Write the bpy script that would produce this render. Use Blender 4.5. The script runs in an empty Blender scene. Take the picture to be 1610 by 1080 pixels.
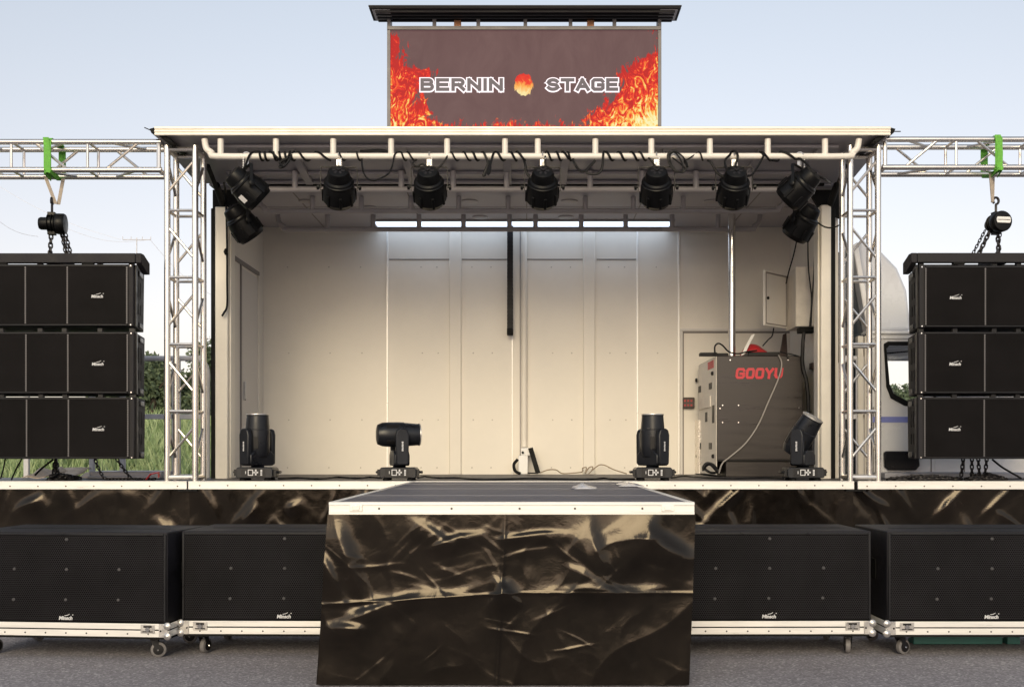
import bpy, bmesh, math, random
from mathutils import Vector, Matrix, Quaternion, noise

R = math.radians
random.seed(7)
scene = bpy.context.scene
COL = scene.collection

# ------------------------------------------------------------------ camera
F, CX, CY, EYE = 1728.0, 828.0, 711.0, 1.19      # focal length in photo pixels, vanishing point, eye height
cam_data = bpy.data.cameras.new("camera")
cam = bpy.data.objects.new("camera", cam_data)
COL.objects.link(cam)
cam.location = (0, 0, EYE)
cam.rotation_euler = (R(90), 0, 0)
cam_data.sensor_width = 36
cam_data.lens = 36 * F / 1610
cam_data.shift_x = (805 - CX) / 1610
cam_data.shift_y = (CY - 540) / 1610
cam_data.clip_end = 3000
scene.camera = cam

# ------------------------------------------------------------------ world and sun
SUN_EL, SUN_AZ = 22.0, 6.0
world = bpy.data.worlds.new("World")
scene.world = world
world.use_nodes = True
wn = world.node_tree.nodes
wl = world.node_tree.links
sky = wn.new("ShaderNodeTexSky")
sky.sky_type = 'NISHITA'
sky.sun_disc = False
sky.sun_elevation = R(SUN_EL)
sky.sun_rotation = R(180 + SUN_AZ)
sky.air_density = 1.0
sky.dust_density = 0.6
sky.ozone_density = 1.5
bg = wn["Background"]
hs_ = wn.new("ShaderNodeHueSaturation")          # thin evening cloud takes most of the blue out of the sky
hs_.inputs["Saturation"].default_value = 0.45
hs_.inputs["Value"].default_value = 1.04
wl.new(sky.outputs[0], hs_.inputs["Color"])
tc_ = wn.new("ShaderNodeTexCoord")             # a little evening haze, pinker and duller, low over the horizon
sp_ = wn.new("ShaderNodeSeparateXYZ")
wl.new(tc_.outputs["Generated"], sp_.inputs[0])
hz_ = wn.new("ShaderNodeValToRGB")
hz_.color_ramp.elements[0].position = 0.10
hz_.color_ramp.elements[0].color = (0.80, 0.69, 0.645, 1)
hz_.color_ramp.elements[1].position = 0.42
hz_.color_ramp.elements[1].color = (1.0, 0.985, 0.95, 1)
wl.new(sp_.outputs[2], hz_.inputs[0])
mx_ = wn.new("ShaderNodeMix")
mx_.data_type = 'RGBA'
mx_.blend_type = 'MULTIPLY'
mx_.inputs[0].default_value = 1
wl.new(hs_.outputs[0], mx_.inputs[6])
wl.new(hz_.outputs[0], mx_.inputs[7])
wl.new(mx_.outputs[2], bg.inputs[0])
bg.inputs[1].default_value = 0.15
sun_data = bpy.data.lights.new("sun", 'SUN')
sun_data.energy = 1.6
sun_data.angle = R(28)
sun_data.color = (1.0, 0.83, 0.53)
sun = bpy.data.objects.new("sun", sun_data)
COL.objects.link(sun)
sun.rotation_euler = (R(90 - SUN_EL), 0, R(-SUN_AZ))
scene.view_settings.view_transform = 'Standard'
scene.view_settings.look = 'None'
scene.view_settings.gamma = 1
scene.view_settings.exposure = 0.36
scene.cycles.max_bounces = 8
scene.cycles.use_denoising = True


# ------------------------------------------------------------------ helpers
def P(px, py, Y):
    """photo pixel at depth Y -> place in metres"""
    return Vector(((px - CX) / F * Y, Y, EYE - (py - CY) / F * Y))


def PX(px, Y):
    return (px - CX) / F * Y


def PZ(py, Y):
    return EYE - (py - CY) / F * Y


def smooth_path(pts, sub=6):
    pts = [Vector(p) for p in pts]
    if len(pts) < 3:
        return pts
    out = []
    q = [pts[0] * 2 - pts[1]] + pts + [pts[-1] * 2 - pts[-2]]
    for i in range(1, len(q) - 2):
        a, b, c, d = q[i - 1], q[i], q[i + 1], q[i + 2]
        for k in range(sub):
            t = k / sub
            out.append(0.5 * ((2 * b) + (c - a) * t + (2 * a - 5 * b + 4 * c - d) * t * t + (3 * b - a - 3 * c + d) * t ** 3))
    out.append(pts[-1])
    return out


class MB:
    def __init__(self):
        self.v, self.f = [], []

    def add(self, vs, fs):
        n = len(self.v)
        self.v += [Vector(p) for p in vs]
        self.f += [tuple(i + n for i in f) for f in fs]
        return self

    def box(self, x0, x1, y0, y1, z0, z1, M=None):
        vs = [Vector(p) for p in ((x0, y0, z0), (x1, y0, z0), (x1, y1, z0), (x0, y1, z0), (x0, y0, z1), (x1, y0, z1), (x1, y1, z1), (x0, y1, z1))]
        if M is not None:
            vs = [M @ p for p in vs]
        return self.add(vs, [(0, 3, 2, 1), (4, 5, 6, 7), (0, 1, 5, 4), (1, 2, 6, 5), (2, 3, 7, 6), (3, 0, 4, 7)])

    def tube(self, pts, r, n=8, closed=False):
        pts = [Vector(p) for p in pts]
        m = len(pts)
        rs = r if isinstance(r, (list, tuple)) else [r] * m
        vs, fs = [], []
        up = None
        for i in range(m):
            if closed:
                t = pts[(i + 1) % m] - pts[i - 1]
            else:
                t = pts[min(i + 1, m - 1)] - pts[max(i - 1, 0)]
            if t.length < 1e-9:
                t = Vector((0, 0, 1))
            t.normalize()
            if up is None:
                up = t.orthogonal().normalized()
            up = (up - t * up.dot(t))
            if up.length < 1e-6:
                up = t.orthogonal()
            up.normalize()
            w = t.cross(up)
            for k in range(n):
                a = 2 * math.pi * k / n
                vs.append(pts[i] + (up * math.cos(a) + w * math.sin(a)) * rs[i])
        for i in range(m if closed else m - 1):
            j = (i + 1) % m
            for k in range(n):
                k2 = (k + 1) % n
                fs.append((i * n + k, i * n + k2, j * n + k2, j * n + k))
        if not closed:
            fs.append(tuple(range(n - 1, -1, -1)))
            fs.append(tuple((m - 1) * n + k for k in range(n)))
        return self.add(vs, fs)

    def cyl(self, a, b, r, n=12):
        return self.tube([a, b], r, n)

    def strap(self, pts, w, t, side):
        """flat band along pts; side = direction of its width"""
        pts = [Vector(p) for p in pts]
        side = Vector(side).normalized()
        m = len(pts)
        vs, fs = [], []
        for i in range(m):
            d = (pts[min(i + 1, m - 1)] - pts[max(i - 1, 0)]).normalized()
            nn = d.cross(side).normalized()
            for a, b in ((-1, -1), (1, -1), (1, 1), (-1, 1)):
                vs.append(pts[i] + side * (a * w / 2) + nn * (b * t / 2))
        for i in range(m - 1):
            for k in range(4):
                k2 = (k + 1) % 4
                fs.append((i * 4 + k, i * 4 + k2, i * 4 + 4 + k2, i * 4 + 4 + k))
        fs.append((3, 2, 1, 0))
        fs.append(tuple((m - 1) * 4 + k for k in range(4)))
        return self.add(vs, fs)

    def lathe(self, prof, origin=(0, 0, 0), axis=(0, 0, 1), n=24):
        o = Vector(origin)
        t = Vector(axis).normalized()
        u = t.orthogonal().normalized()
        w = t.cross(u)
        vs, fs = [], []
        for r, h in prof:
            for k in range(n):
                a = 2 * math.pi * k / n
                vs.append(o + t * h + (u * math.cos(a) + w * math.sin(a)) * max(r, 1e-4))
        m = len(prof)
        for i in range(m - 1):
            for k in range(n):
                k2 = (k + 1) % n
                fs.append((i * n + k, i * n + k2, i * n + n + k2, i * n + n + k))
        fs.append(tuple(range(n - 1, -1, -1)))
        fs.append(tuple((m - 1) * n + k for k in range(n)))
        return self.add(vs, fs)

    def prism(self, poly, y0, y1):
        """polygon of (x, z) points extruded along y"""
        n = len(poly)
        vs = [Vector((x, y0, z)) for x, z in poly] + [Vector((x, y1, z)) for x, z in poly]
        fs = [tuple(range(n)), tuple(range(2 * n - 1, n - 1, -1))]
        for i in range(n):
            j = (i + 1) % n
            fs.append((j, i, n + i, n + j))
        return self.add(vs, fs)

    def prism_x(self, poly, x0, x1):
        """polygon of (y, z) points extruded along x"""
        n = len(poly)
        vs = [Vector((x0, y, z)) for y, z in poly] + [Vector((x1, y, z)) for y, z in poly]
        fs = [tuple(range(n)), tuple(range(2 * n - 1, n - 1, -1))]
        for i in range(n):
            j = (i + 1) % n
            fs.append((j, i, n + i, n + j))
        return self.add(vs, fs)

    def chain(self, path, link=0.036, r=0.0045, wid=0.011):
        path = [Vector(p) for p in path]
        d = [0.0]
        for a, b in zip(path, path[1:]):
            d.append(d[-1] + (b - a).length)
        total = d[-1]
        step = link * 0.78
        k, s = 0, 0.0

        def at(s):
            for i in range(len(d) - 1):
                if s <= d[i + 1]:
                    return path[i].lerp(path[i + 1], (s - d[i]) / max(d[i + 1] - d[i], 1e-9))
            return path[-1]
        while s + link < total + step:
            a, b = at(s), at(min(s + link, total))
            t = (b - a)
            if t.length > 1e-6:
                t.normalize()
                u = t.orthogonal().normalized()
                w = t.cross(u)
                if k % 2:
                    u, w = w, u
                c = (a + b) / 2
                h = link / 2 - wid
                ring = []
                for q in range(10):
                    an = 2 * math.pi * q / 10
                    ring.append(c + u * wid * math.cos(an) + t * (wid * math.sin(an) + (h if math.sin(an) > 0 else -h)))
                self.tube(ring, r, 4, closed=True)
            s += step
            k += 1
        return self

    def build(self, name, mat, parent=None, world=True, bevel=0, smooth=True, angle=35, tri=False):
        me = bpy.data.meshes.new(name)
        off = Vector((0, 0, 0))
        if world and parent is not None:
            p = parent
            while p is not None:
                off += p.location
                p = p.parent
        me.from_pydata([p - off for p in self.v], [], self.f)
        bm = bmesh.new()
        bm.from_mesh(me)
        bmesh.ops.recalc_face_normals(bm, faces=bm.faces)
        bm.to_mesh(me)
        bm.free()
        if smooth:
            me.shade_smooth()
            me.set_sharp_from_angle(angle=R(angle))
        me.materials.append(mat)
        o = bpy.data.objects.new(name, me)
        COL.objects.link(o)
        if parent is not None:
            o.parent = parent
        if bevel:
            b = o.modifiers.new("bevel", 'BEVEL')
            b.width = bevel
            b.segments = 2
            b.limit_method = 'ANGLE'
            b.angle_limit = R(40)
            b.harden_normals = False
        return o


def tag(o, label=None, cat=None, group=None, kind=None):
    if label:
        o["label"] = label
    if cat:
        o["category"] = cat
    if group:
        o["group"] = group
    if kind:
        o["kind"] = kind
    return o


def thing(name, label, cat, loc=(0, 0, 0), rz=0, group=None):
    o = bpy.data.objects.new(name, None)
    o.empty_display_size = 0.2
    COL.objects.link(o)
    o.location = loc
    o.rotation_euler = (0, 0, rz)
    return tag(o, label, cat, group)


def copy_tree(o, parent=None):
    c = o.copy()
    COL.objects.link(c)
    c.parent = parent
    for ch in list(o.children):
        copy_tree(ch, c)
    return c


def text(s, size, mat, name, parent, loc, ext=0.002, offset=0.0, shear=0.0, sx=1.0, align='CENTER', rot=None, space=1.0):
    cu = bpy.data.curves.new("lettering", 'FONT')
    cu.body = s
    cu.size = size
    cu.extrude = ext
    cu.offset = offset
    cu.shear = shear
    cu.align_x = align
    cu.align_y = 'CENTER'
    cu.space_character = space
    ob = bpy.data.objects.new("lettering_curve", cu)
    COL.objects.link(ob)
    dg = bpy.context.evaluated_depsgraph_get()
    me = bpy.data.meshes.new_from_object(ob.evaluated_get(dg))
    bpy.data.objects.remove(ob)
    bpy.data.curves.remove(cu)
    M = Matrix.Rotation(R(90), 4, 'X') @ Matrix.Diagonal((sx, 1, 1, 1))
    if rot is not None:
        M = rot @ M
    me.transform(M)
    me.materials.clear()
    me.materials.append(mat)
    o = bpy.data.objects.new(name, me)
    COL.objects.link(o)
    o.parent = parent
    o.location = loc
    return o


# ------------------------------------------------------------------ materials
def new_mat(name):
    m = bpy.data.materials.new(name)
    m.use_nodes = True
    nt = m.node_tree
    return m, nt, nt.nodes["Principled BSDF"]


def coords(nt, rnd=True):
    tc = nt.nodes.new("ShaderNodeTexCoord")
    if not rnd:
        return tc.outputs["Object"]
    oi = nt.nodes.new("ShaderNodeObjectInfo")
    mu = nt.nodes.new("ShaderNodeMath")
    mu.operation = 'MULTIPLY'
    mu.inputs[1].default_value = 37.0
    nt.links.new(oi.outputs["Random"], mu.inputs[0])
    ad = nt.nodes.new("ShaderNodeVectorMath")
    nt.links.new(tc.outputs["Object"], ad.inputs[0])
    nt.links.new(mu.outputs[0], ad.inputs[1])
    return ad.outputs[0]


def noise_tex(nt, vec, scale, detail=4, rough=0.6, dist=0.0, stretch=None):
    if stretch:
        mp = nt.nodes.new("ShaderNodeMapping")
        mp.inputs["Scale"].default_value = stretch
        nt.links.new(vec, mp.inputs[0])
        vec = mp.outputs[0]
    n = nt.nodes.new("ShaderNodeTexNoise")
    n.inputs["Scale"].default_value = scale
    n.inputs["Detail"].default_value = detail
    n.inputs["Roughness"].default_value = rough
    n.inputs["Distortion"].default_value = dist
    nt.links.new(vec, n.inputs["Vector"])
    return n.outputs["Fac"]


def ramp(nt, fac, stops):
    r = nt.nodes.new("ShaderNodeValToRGB")
    els = r.color_ramp.elements
    els[0].position, els[1].position = stops[0][0], stops[-1][0]
    for p, c in stops[1:-1]:
        els.new(p)
    for e, (p, c) in zip(sorted(els, key=lambda e: e.position), stops):
        e.position = p
        e.color = (*c, 1) if len(c) == 3 else c
    nt.links.new(fac, r.inputs[0])
    return r.outputs[0]


def bump(nt, bsdf, h, strength=0.3, dist=0.01):
    b = nt.nodes.new("ShaderNodeBump")
    b.inputs["Strength"].default_value = strength
    b.inputs["Distance"].default_value = dist
    nt.links.new(h, b.inputs["Height"])
    nt.links.new(b.outputs[0], bsdf.inputs["Normal"])


def simple(name, col, rough=0.5, metal=0.0, var=0.12, scale=6, bmp=0.0, bscale=80, rvar=0.12, spec=0.5, coat=0.0, stretch=None):
    m, nt, b = new_mat(name)
    v = coords(nt)
    n = noise_tex(nt, v, scale, 5, 0.65, stretch=stretch)
    lo = tuple(c * (1 - var) for c in col)
    hi = tuple(min(c * (1 + var), 1) for c in col)
    nt.links.new(ramp(nt, n, [(0.3, lo), (0.7, hi)]), b.inputs["Base Color"])
    mr = nt.nodes.new("ShaderNodeMapRange")
    mr.inputs[1].default_value, mr.inputs[2].default_value = 0.3, 0.7
    mr.inputs[3].default_value, mr.inputs[4].default_value = max(rough - rvar, 0.02), min(rough + rvar, 1)
    nt.links.new(n, mr.inputs[0])
    nt.links.new(mr.outputs[0], b.inputs["Roughness"])
    b.inputs["Metallic"].default_value = metal
    b.inputs["Specular IOR Level"].default_value = spec
    b.inputs["Coat Weight"].default_value = coat
    if bmp:
        bump(nt, b, noise_tex(nt, v, bscale, 3, 0.6), bmp, 0.004)
    return m


def math_node(nt, op, a, b=None, c=None, clamp=False):
    n = nt.nodes.new("ShaderNodeMath")
    n.operation = op
    n.use_clamp = clamp
    for i, x in enumerate((a, b, c)):
        if x is None:
            continue
        if isinstance(x, (int, float)):
            n.inputs[i].default_value = x
        else:
            nt.links.new(x, n.inputs[i])
    return n.outputs[0]


def grille_mat(name, pitch, metal_col, hole_col):
    m, nt, b = new_mat(name)
    tc = nt.nodes.new("ShaderNodeTexCoord")
    sep = nt.nodes.new("ShaderNodeSeparateXYZ")
    nt.links.new(tc.outputs["Object"], sep.inputs[0])
    u = math_node(nt, 'DIVIDE', sep.outputs[0], pitch)
    w = math_node(nt, 'DIVIDE', sep.outputs[2], pitch * 1.732)

    def dist(off):
        a = math_node(nt, 'SUBTRACT', math_node(nt, 'FRACT', math_node(nt, 'ADD', u, off + 100)), 0.5)
        c = math_node(nt, 'MULTIPLY', math_node(nt, 'SUBTRACT', math_node(nt, 'FRACT', math_node(nt, 'ADD', w, off + 100)), 0.5), 1.732)
        return math_node(nt, 'SQRT', math_node(nt, 'ADD', math_node(nt, 'MULTIPLY', a, a), math_node(nt, 'MULTIPLY', c, c)))
    d = math_node(nt, 'MINIMUM', dist(0.0), dist(0.5))
    k = math_node(nt, 'GREATER_THAN', d, 0.36)
    n = noise_tex(nt, coords(nt), 3.0, 3)
    mix = nt.nodes.new("ShaderNodeMix")
    mix.data_type = 'RGBA'
    nt.links.new(k, mix.inputs[0])
    mix.inputs[6].default_value = (*hole_col, 1)
    nt.links.new(ramp(nt, n, [(0.3, tuple(c * 0.75 for c in metal_col)), (0.7, tuple(c * 1.25 for c in metal_col))]), mix.inputs[7])
    nt.links.new(mix.outputs[2], b.inputs["Base Color"])
    b.inputs["Roughness"].default_value = 0.55
    sp = math_node(nt, 'MULTIPLY', k, 0.12)
    nt.links.new(sp, b.inputs["Specular IOR Level"])
    return m


M = {}
M['alu'] = simple("aluminium tube", (0.80, 0.755, 0.70), 0.28, 1.0, 0.04, 5, rvar=0.05)
M['alu_rail'] = simple("white painted rail", (0.78, 0.74, 0.68), 0.38, 0.0, 0.06, 7)
M['trim'] = simple("aluminium edge trim", (0.84, 0.82, 0.785), 0.38, 0.25, 0.05, 12, 0.04, 30, stretch=(0.3, 1, 4))
M['fascia'] = simple("cream roof fascia", (0.82, 0.77, 0.68), 0.4, 0.1, 0.05, 5)
M['wall'] = simple("cream wall panel", (0.75, 0.705, 0.635), 0.48, 0.0, 0.05, 1.1, 0.12, 3, 0.14)
M['wall_rivet'] = simple("painted rivet", (0.5, 0.46, 0.41), 0.5)
M['wall_dark'] = simple("wall joint", (0.22, 0.20, 0.19), 0.6)
M['ceiling'] = simple("grey ceiling panel", (0.42, 0.405, 0.44), 0.5, 0.0, 0.06, 2)
M['flap'] = simple("grey roof panel", (0.34, 0.325, 0.355), 0.45, 0.0, 0.08, 2)
M['rail_grey'] = simple("grey painted rail", (0.38, 0.355, 0.365), 0.4, 0.0, 0.06, 5)
M['door'] = simple("pale door panel", (0.62, 0.59, 0.56), 0.45, 0.0, 0.05, 2)
M['black'] = simple("black paint", (0.010, 0.009, 0.010), 0.5, 0.0, 0.3, 6, 0.2, 120, spec=0.25)
M['black_gloss'] = simple("black plastic", (0.008, 0.008, 0.010), 0.36, 0.0, 0.3, 9, 0.08, 200, spec=0.35)
M['lamp_black'] = simple("black cast housing", (0.0035, 0.0035, 0.004), 0.42, 0.0, 0.3, 9, 0.1, 100, spec=0.22)
M['head_black'] = simple("black moulded lamp body", (0.010, 0.011, 0.015), 0.36, 0.0, 0.2, 9, 0.06, 160, spec=0.4)
M['rubber'] = simple("black rubber", (0.007, 0.007, 0.007), 0.7, spec=0.2)
M['cable'] = simple("black cable", (0.005, 0.005, 0.006), 0.5, spec=0.25)
M['cable_grey'] = simple("grey cable", (0.25, 0.23, 0.22), 0.5)
M['cable_tan'] = simple("tan cable", (0.32, 0.25, 0.18), 0.5)
M['cab_black'] = simple("speaker cabinet black", (0.013, 0.012, 0.015), 0.6, 0.0, 0.5, 4, 0.3, 150, spec=0.3)
M['seam_grey'] = simple("grey grille edge", (0.10, 0.095, 0.10), 0.5, 0.2)
M['grille_fine'] = grille_mat("fine speaker grille", 0.0105, (0.010, 0.0085, 0.0095), (0.002, 0.002, 0.002))
M['grille_sub'] = grille_mat("subwoofer grille", 0.0125, (0.019, 0.018, 0.021), (0.002, 0.002, 0.002))
M['steel'] = simple("zinc steel", (0.6, 0.58, 0.56), 0.35, 0.8, 0.1, 20)
M['chrome'] = simple("polished steel pipe", (0.75, 0.73, 0.7), 0.16, 1.0, 0.05, 5)
M['chain'] = simple("black chain", (0.02, 0.018, 0.02), 0.4, 0.4)
M['white'] = simple("white paint", (0.82, 0.81, 0.8), 0.4, 0.0, 0.04, 4)
M['white_print'] = simple("white print", (0.62, 0.62, 0.64), 0.5, 0, 0.02)
M['cab_paint'] = simple("white vehicle paint", (0.80, 0.79, 0.79), 0.25, 0.0, 0.03, 2, coat=0.5)
M['deflector'] = simple("pale grey fairing paint", (0.66, 0.68, 0.74), 0.3, 0.0, 0.03, 2, coat=0.4)
M['cab_dark'] = simple("dark blue vehicle panel", (0.03, 0.04, 0.055), 0.22, 0.0, 0.2, 2)
M['blue'] = simple("blue stripe paint", (0.25, 0.28, 0.62), 0.35)
M['green_web'] = simple("green webbing", (0.13, 0.42, 0.05), 0.7, 0.0, 0.25, 40, 0.4, 200)
M['grey_web'] = simple("worn pale webbing", (0.42, 0.36, 0.30), 0.7, 0.0, 0.2, 40, 0.4, 200)
M['red'] = simple("red vinyl", (0.40, 0.02, 0.025), 0.4)
M['red_print'] = simple("red lettering", (0.55, 0.03, 0.045), 0.5, 0, 0.1)
M['copper'] = simple("copper block", (0.55, 0.27, 0.14), 0.45, 0.4)
M['cabinet_steel'] = simple("dark brushed steel door", (0.034, 0.028, 0.027), 0.36, 0.25, 0.1, 3, 0.03, 60, stretch=(0.4, 1, 6))
M['cabinet_white'] = simple("cream cabinet side", (0.66, 0.61, 0.54), 0.45)
M['cardboard'] = simple("cardboard", (0.72, 0.60, 0.48), 0.8, 0, 0.2, 12)
M['grey_panel'] = simple("grey metal panel", (0.36, 0.36, 0.39), 0.4, 0.3, 0.1, 3)
M['frame_grey'] = simple("dull grey frame paint", (0.15, 0.14, 0.145), 0.5)
M['seam'] = simple("dull aluminium joint", (0.30, 0.30, 0.33), 0.5, 0.2)
M['teal'] = simple("teal painted steel", (0.04, 0.16, 0.14), 0.5)
M['tape'] = simple("clear plastic sheet", (0.62, 0.62, 0.66), 0.2)
M['wheel'] = simple("grey caster tread", (0.16, 0.15, 0.15), 0.55, 0, 0.15, 30)
M['pole'] = simple("weathered pylon steel", (0.62, 0.62, 0.66), 0.6)
M['wire'] = simple("power line", (0.66, 0.66, 0.70), 0.6)
M['bark'] = simple("bark", (0.09, 0.07, 0.05), 0.9, 0, 0.3, 10, 0.5, 30)
M['screw'] = simple("screw head", (0.075, 0.072, 0.075), 0.5, 0.3)
M['lens'] = simple("lens glass", (0.05, 0.055, 0.07), 0.08, 0.3)
M['brown_box'] = simple("dark brown socket box", (0.06, 0.035, 0.03), 0.45)


def leaf_mat(name, c0, c1):
    m, nt, b = new_mat(name)
    g = nt.nodes.new("ShaderNodeNewGeometry")
    nt.links.new(ramp(nt, g.outputs["Random Per Island"], [(0.0, c0), (1.0, c1)]), b.inputs["Base Color"])
    b.inputs["Roughness"].default_value = 0.6
    return m


M['leaf'] = leaf_mat("tree leaves", (0.055, 0.085, 0.05), (0.15, 0.19, 0.10))
M['grass'] = leaf_mat("grass blades", (0.18, 0.28, 0.11), (0.41, 0.49, 0.26))


def asphalt():
    m, nt, b = new_mat("asphalt")
    v = coords(nt, False)
    big = noise_tex(nt, v, 0.5, 5, 0.6)
    fine = noise_tex(nt, v, 70, 3, 0.7)
    vor = nt.nodes.new("ShaderNodeTexVoronoi")
    vor.inputs["Scale"].default_value = 90
    nt.links.new(v, vor.inputs["Vector"])
    sp = ramp(nt, vor.outputs["Color"], [(0.1, (0.20, 0.187, 0.20)), (0.7, (0.33, 0.31, 0.328)), (0.97, (0.56, 0.54, 0.55))])
    st = ramp(nt, big, [(0.28, (0.52, 0.50, 0.50)), (0.42, (0.9, 0.89, 0.9)), (0.7, (1.0, 1.0, 1.0))])
    mx = nt.nodes.new("ShaderNodeMix")
    mx.data_type = 'RGBA'
    mx.blend_type = 'MULTIPLY'
    mx.inputs[0].default_value = 1
    nt.links.new(sp, mx.inputs[6])
    nt.links.new(st, mx.inputs[7])
    nt.links.new(mx.outputs[2], b.inputs["Base Color"])
    b.inputs["Roughness"].default_value = 0.85
    bump(nt, b, fine, 0.7, 0.01)
    return m


M['asphalt'] = asphalt()


def deck_mat(name, col, line=None):
    m, nt, b = new_mat(name)
    v = coords(nt, False)
    n = noise_tex(nt, v, 3, 6, 0.65)
    sc = noise_tex(nt, v, 14, 5, 0.7, stretch=(0.15, 1.5, 1))
    f = math_node(nt, 'ADD', math_node(nt, 'MULTIPLY', n, 0.6), math_node(nt, 'MULTIPLY', sc, 0.4))
    nt.links.new(ramp(nt, f, [(0.32, tuple(c * 0.7 for c in col)), (0.55, col), (0.75, tuple(c * 1.5 for c in col))]), b.inputs["Base Color"])
    b.inputs["Roughness"].default_value = 0.5
    bump(nt, b, noise_tex(nt, v, 160, 2), 0.35, 0.004)
    return m


M['deck'] = deck_mat("dark stage plywood", (0.085, 0.078, 0.08))
M['catwalk_deck'] = deck_mat("catwalk plywood", (0.105, 0.104, 0.132))


def skirt_mat():
    m, nt, b = new_mat("shiny black sheeting")
    v = coords(nt, False)
    n = noise_tex(nt, v, 7, 6, 0.7, 0.6)
    dust = noise_tex(nt, v, 2.2, 8, 0.75)
    nt.links.new(ramp(nt, dust, [(0.4, (0.0040, 0.0032, 0.0028)), (0.62, (0.009, 0.0068, 0.0057)), (0.88, (0.034, 0.027, 0.023))]), b.inputs["Base Color"])
    nt.links.new(ramp(nt, n, [(0.3, (0.10,) * 3), (0.75, (0.24,) * 3)]), b.inputs["Roughness"])
    b.inputs["IOR"].default_value = 1.46
    b.inputs["Specular Tint"].default_value = (1.0, 0.87, 0.72, 1)  # warm evening sky colour painted into the sheeting's reflections
    h = noise_tex(nt, v, 11, 4, 0.6, 0.8)
    bump(nt, b, h, 0.22, 0.006)
    return m


M['skirt'] = skirt_mat()


def light_panel():
    m, nt, b = new_mat("lit ceiling panel")
    b.inputs["Base Color"].default_value = (0.8, 0.8, 0.8, 1)
    b.inputs["Emission Color"].default_value = (0.66, 0.80, 1.0, 1)
    b.inputs["Emission Strength"].default_value = 1.6
    return m


M['panel_light'] = light_panel()


def glass_mat():
    m, nt, b = new_mat("tinted vehicle glass")
    b.inputs["Base Color"].default_value = (0.92, 0.94, 0.95, 1)
    b.inputs["Transmission Weight"].default_value = 1.0
    b.inputs["IOR"].default_value = 1.15
    b.inputs["Roughness"].default_value = 0.0
    return m


M['glass'] = glass_mat()


def emit_mat(name, col, strength):
    m, nt, b = new_mat(name)
    b.inputs["Base Color"].default_value = (0.02, 0.02, 0.02, 1)
    b.inputs["Emission Color"].default_value = (*col, 1)
    b.inputs["Emission Strength"].default_value = strength
    return m


M['led_white'] = emit_mat("lit white pixels", (1.0, 0.88, 0.92), 0.95)
M['led_dark'] = emit_mat("dim grey pixels", (0.075, 0.055, 0.085), 0.6)


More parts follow.
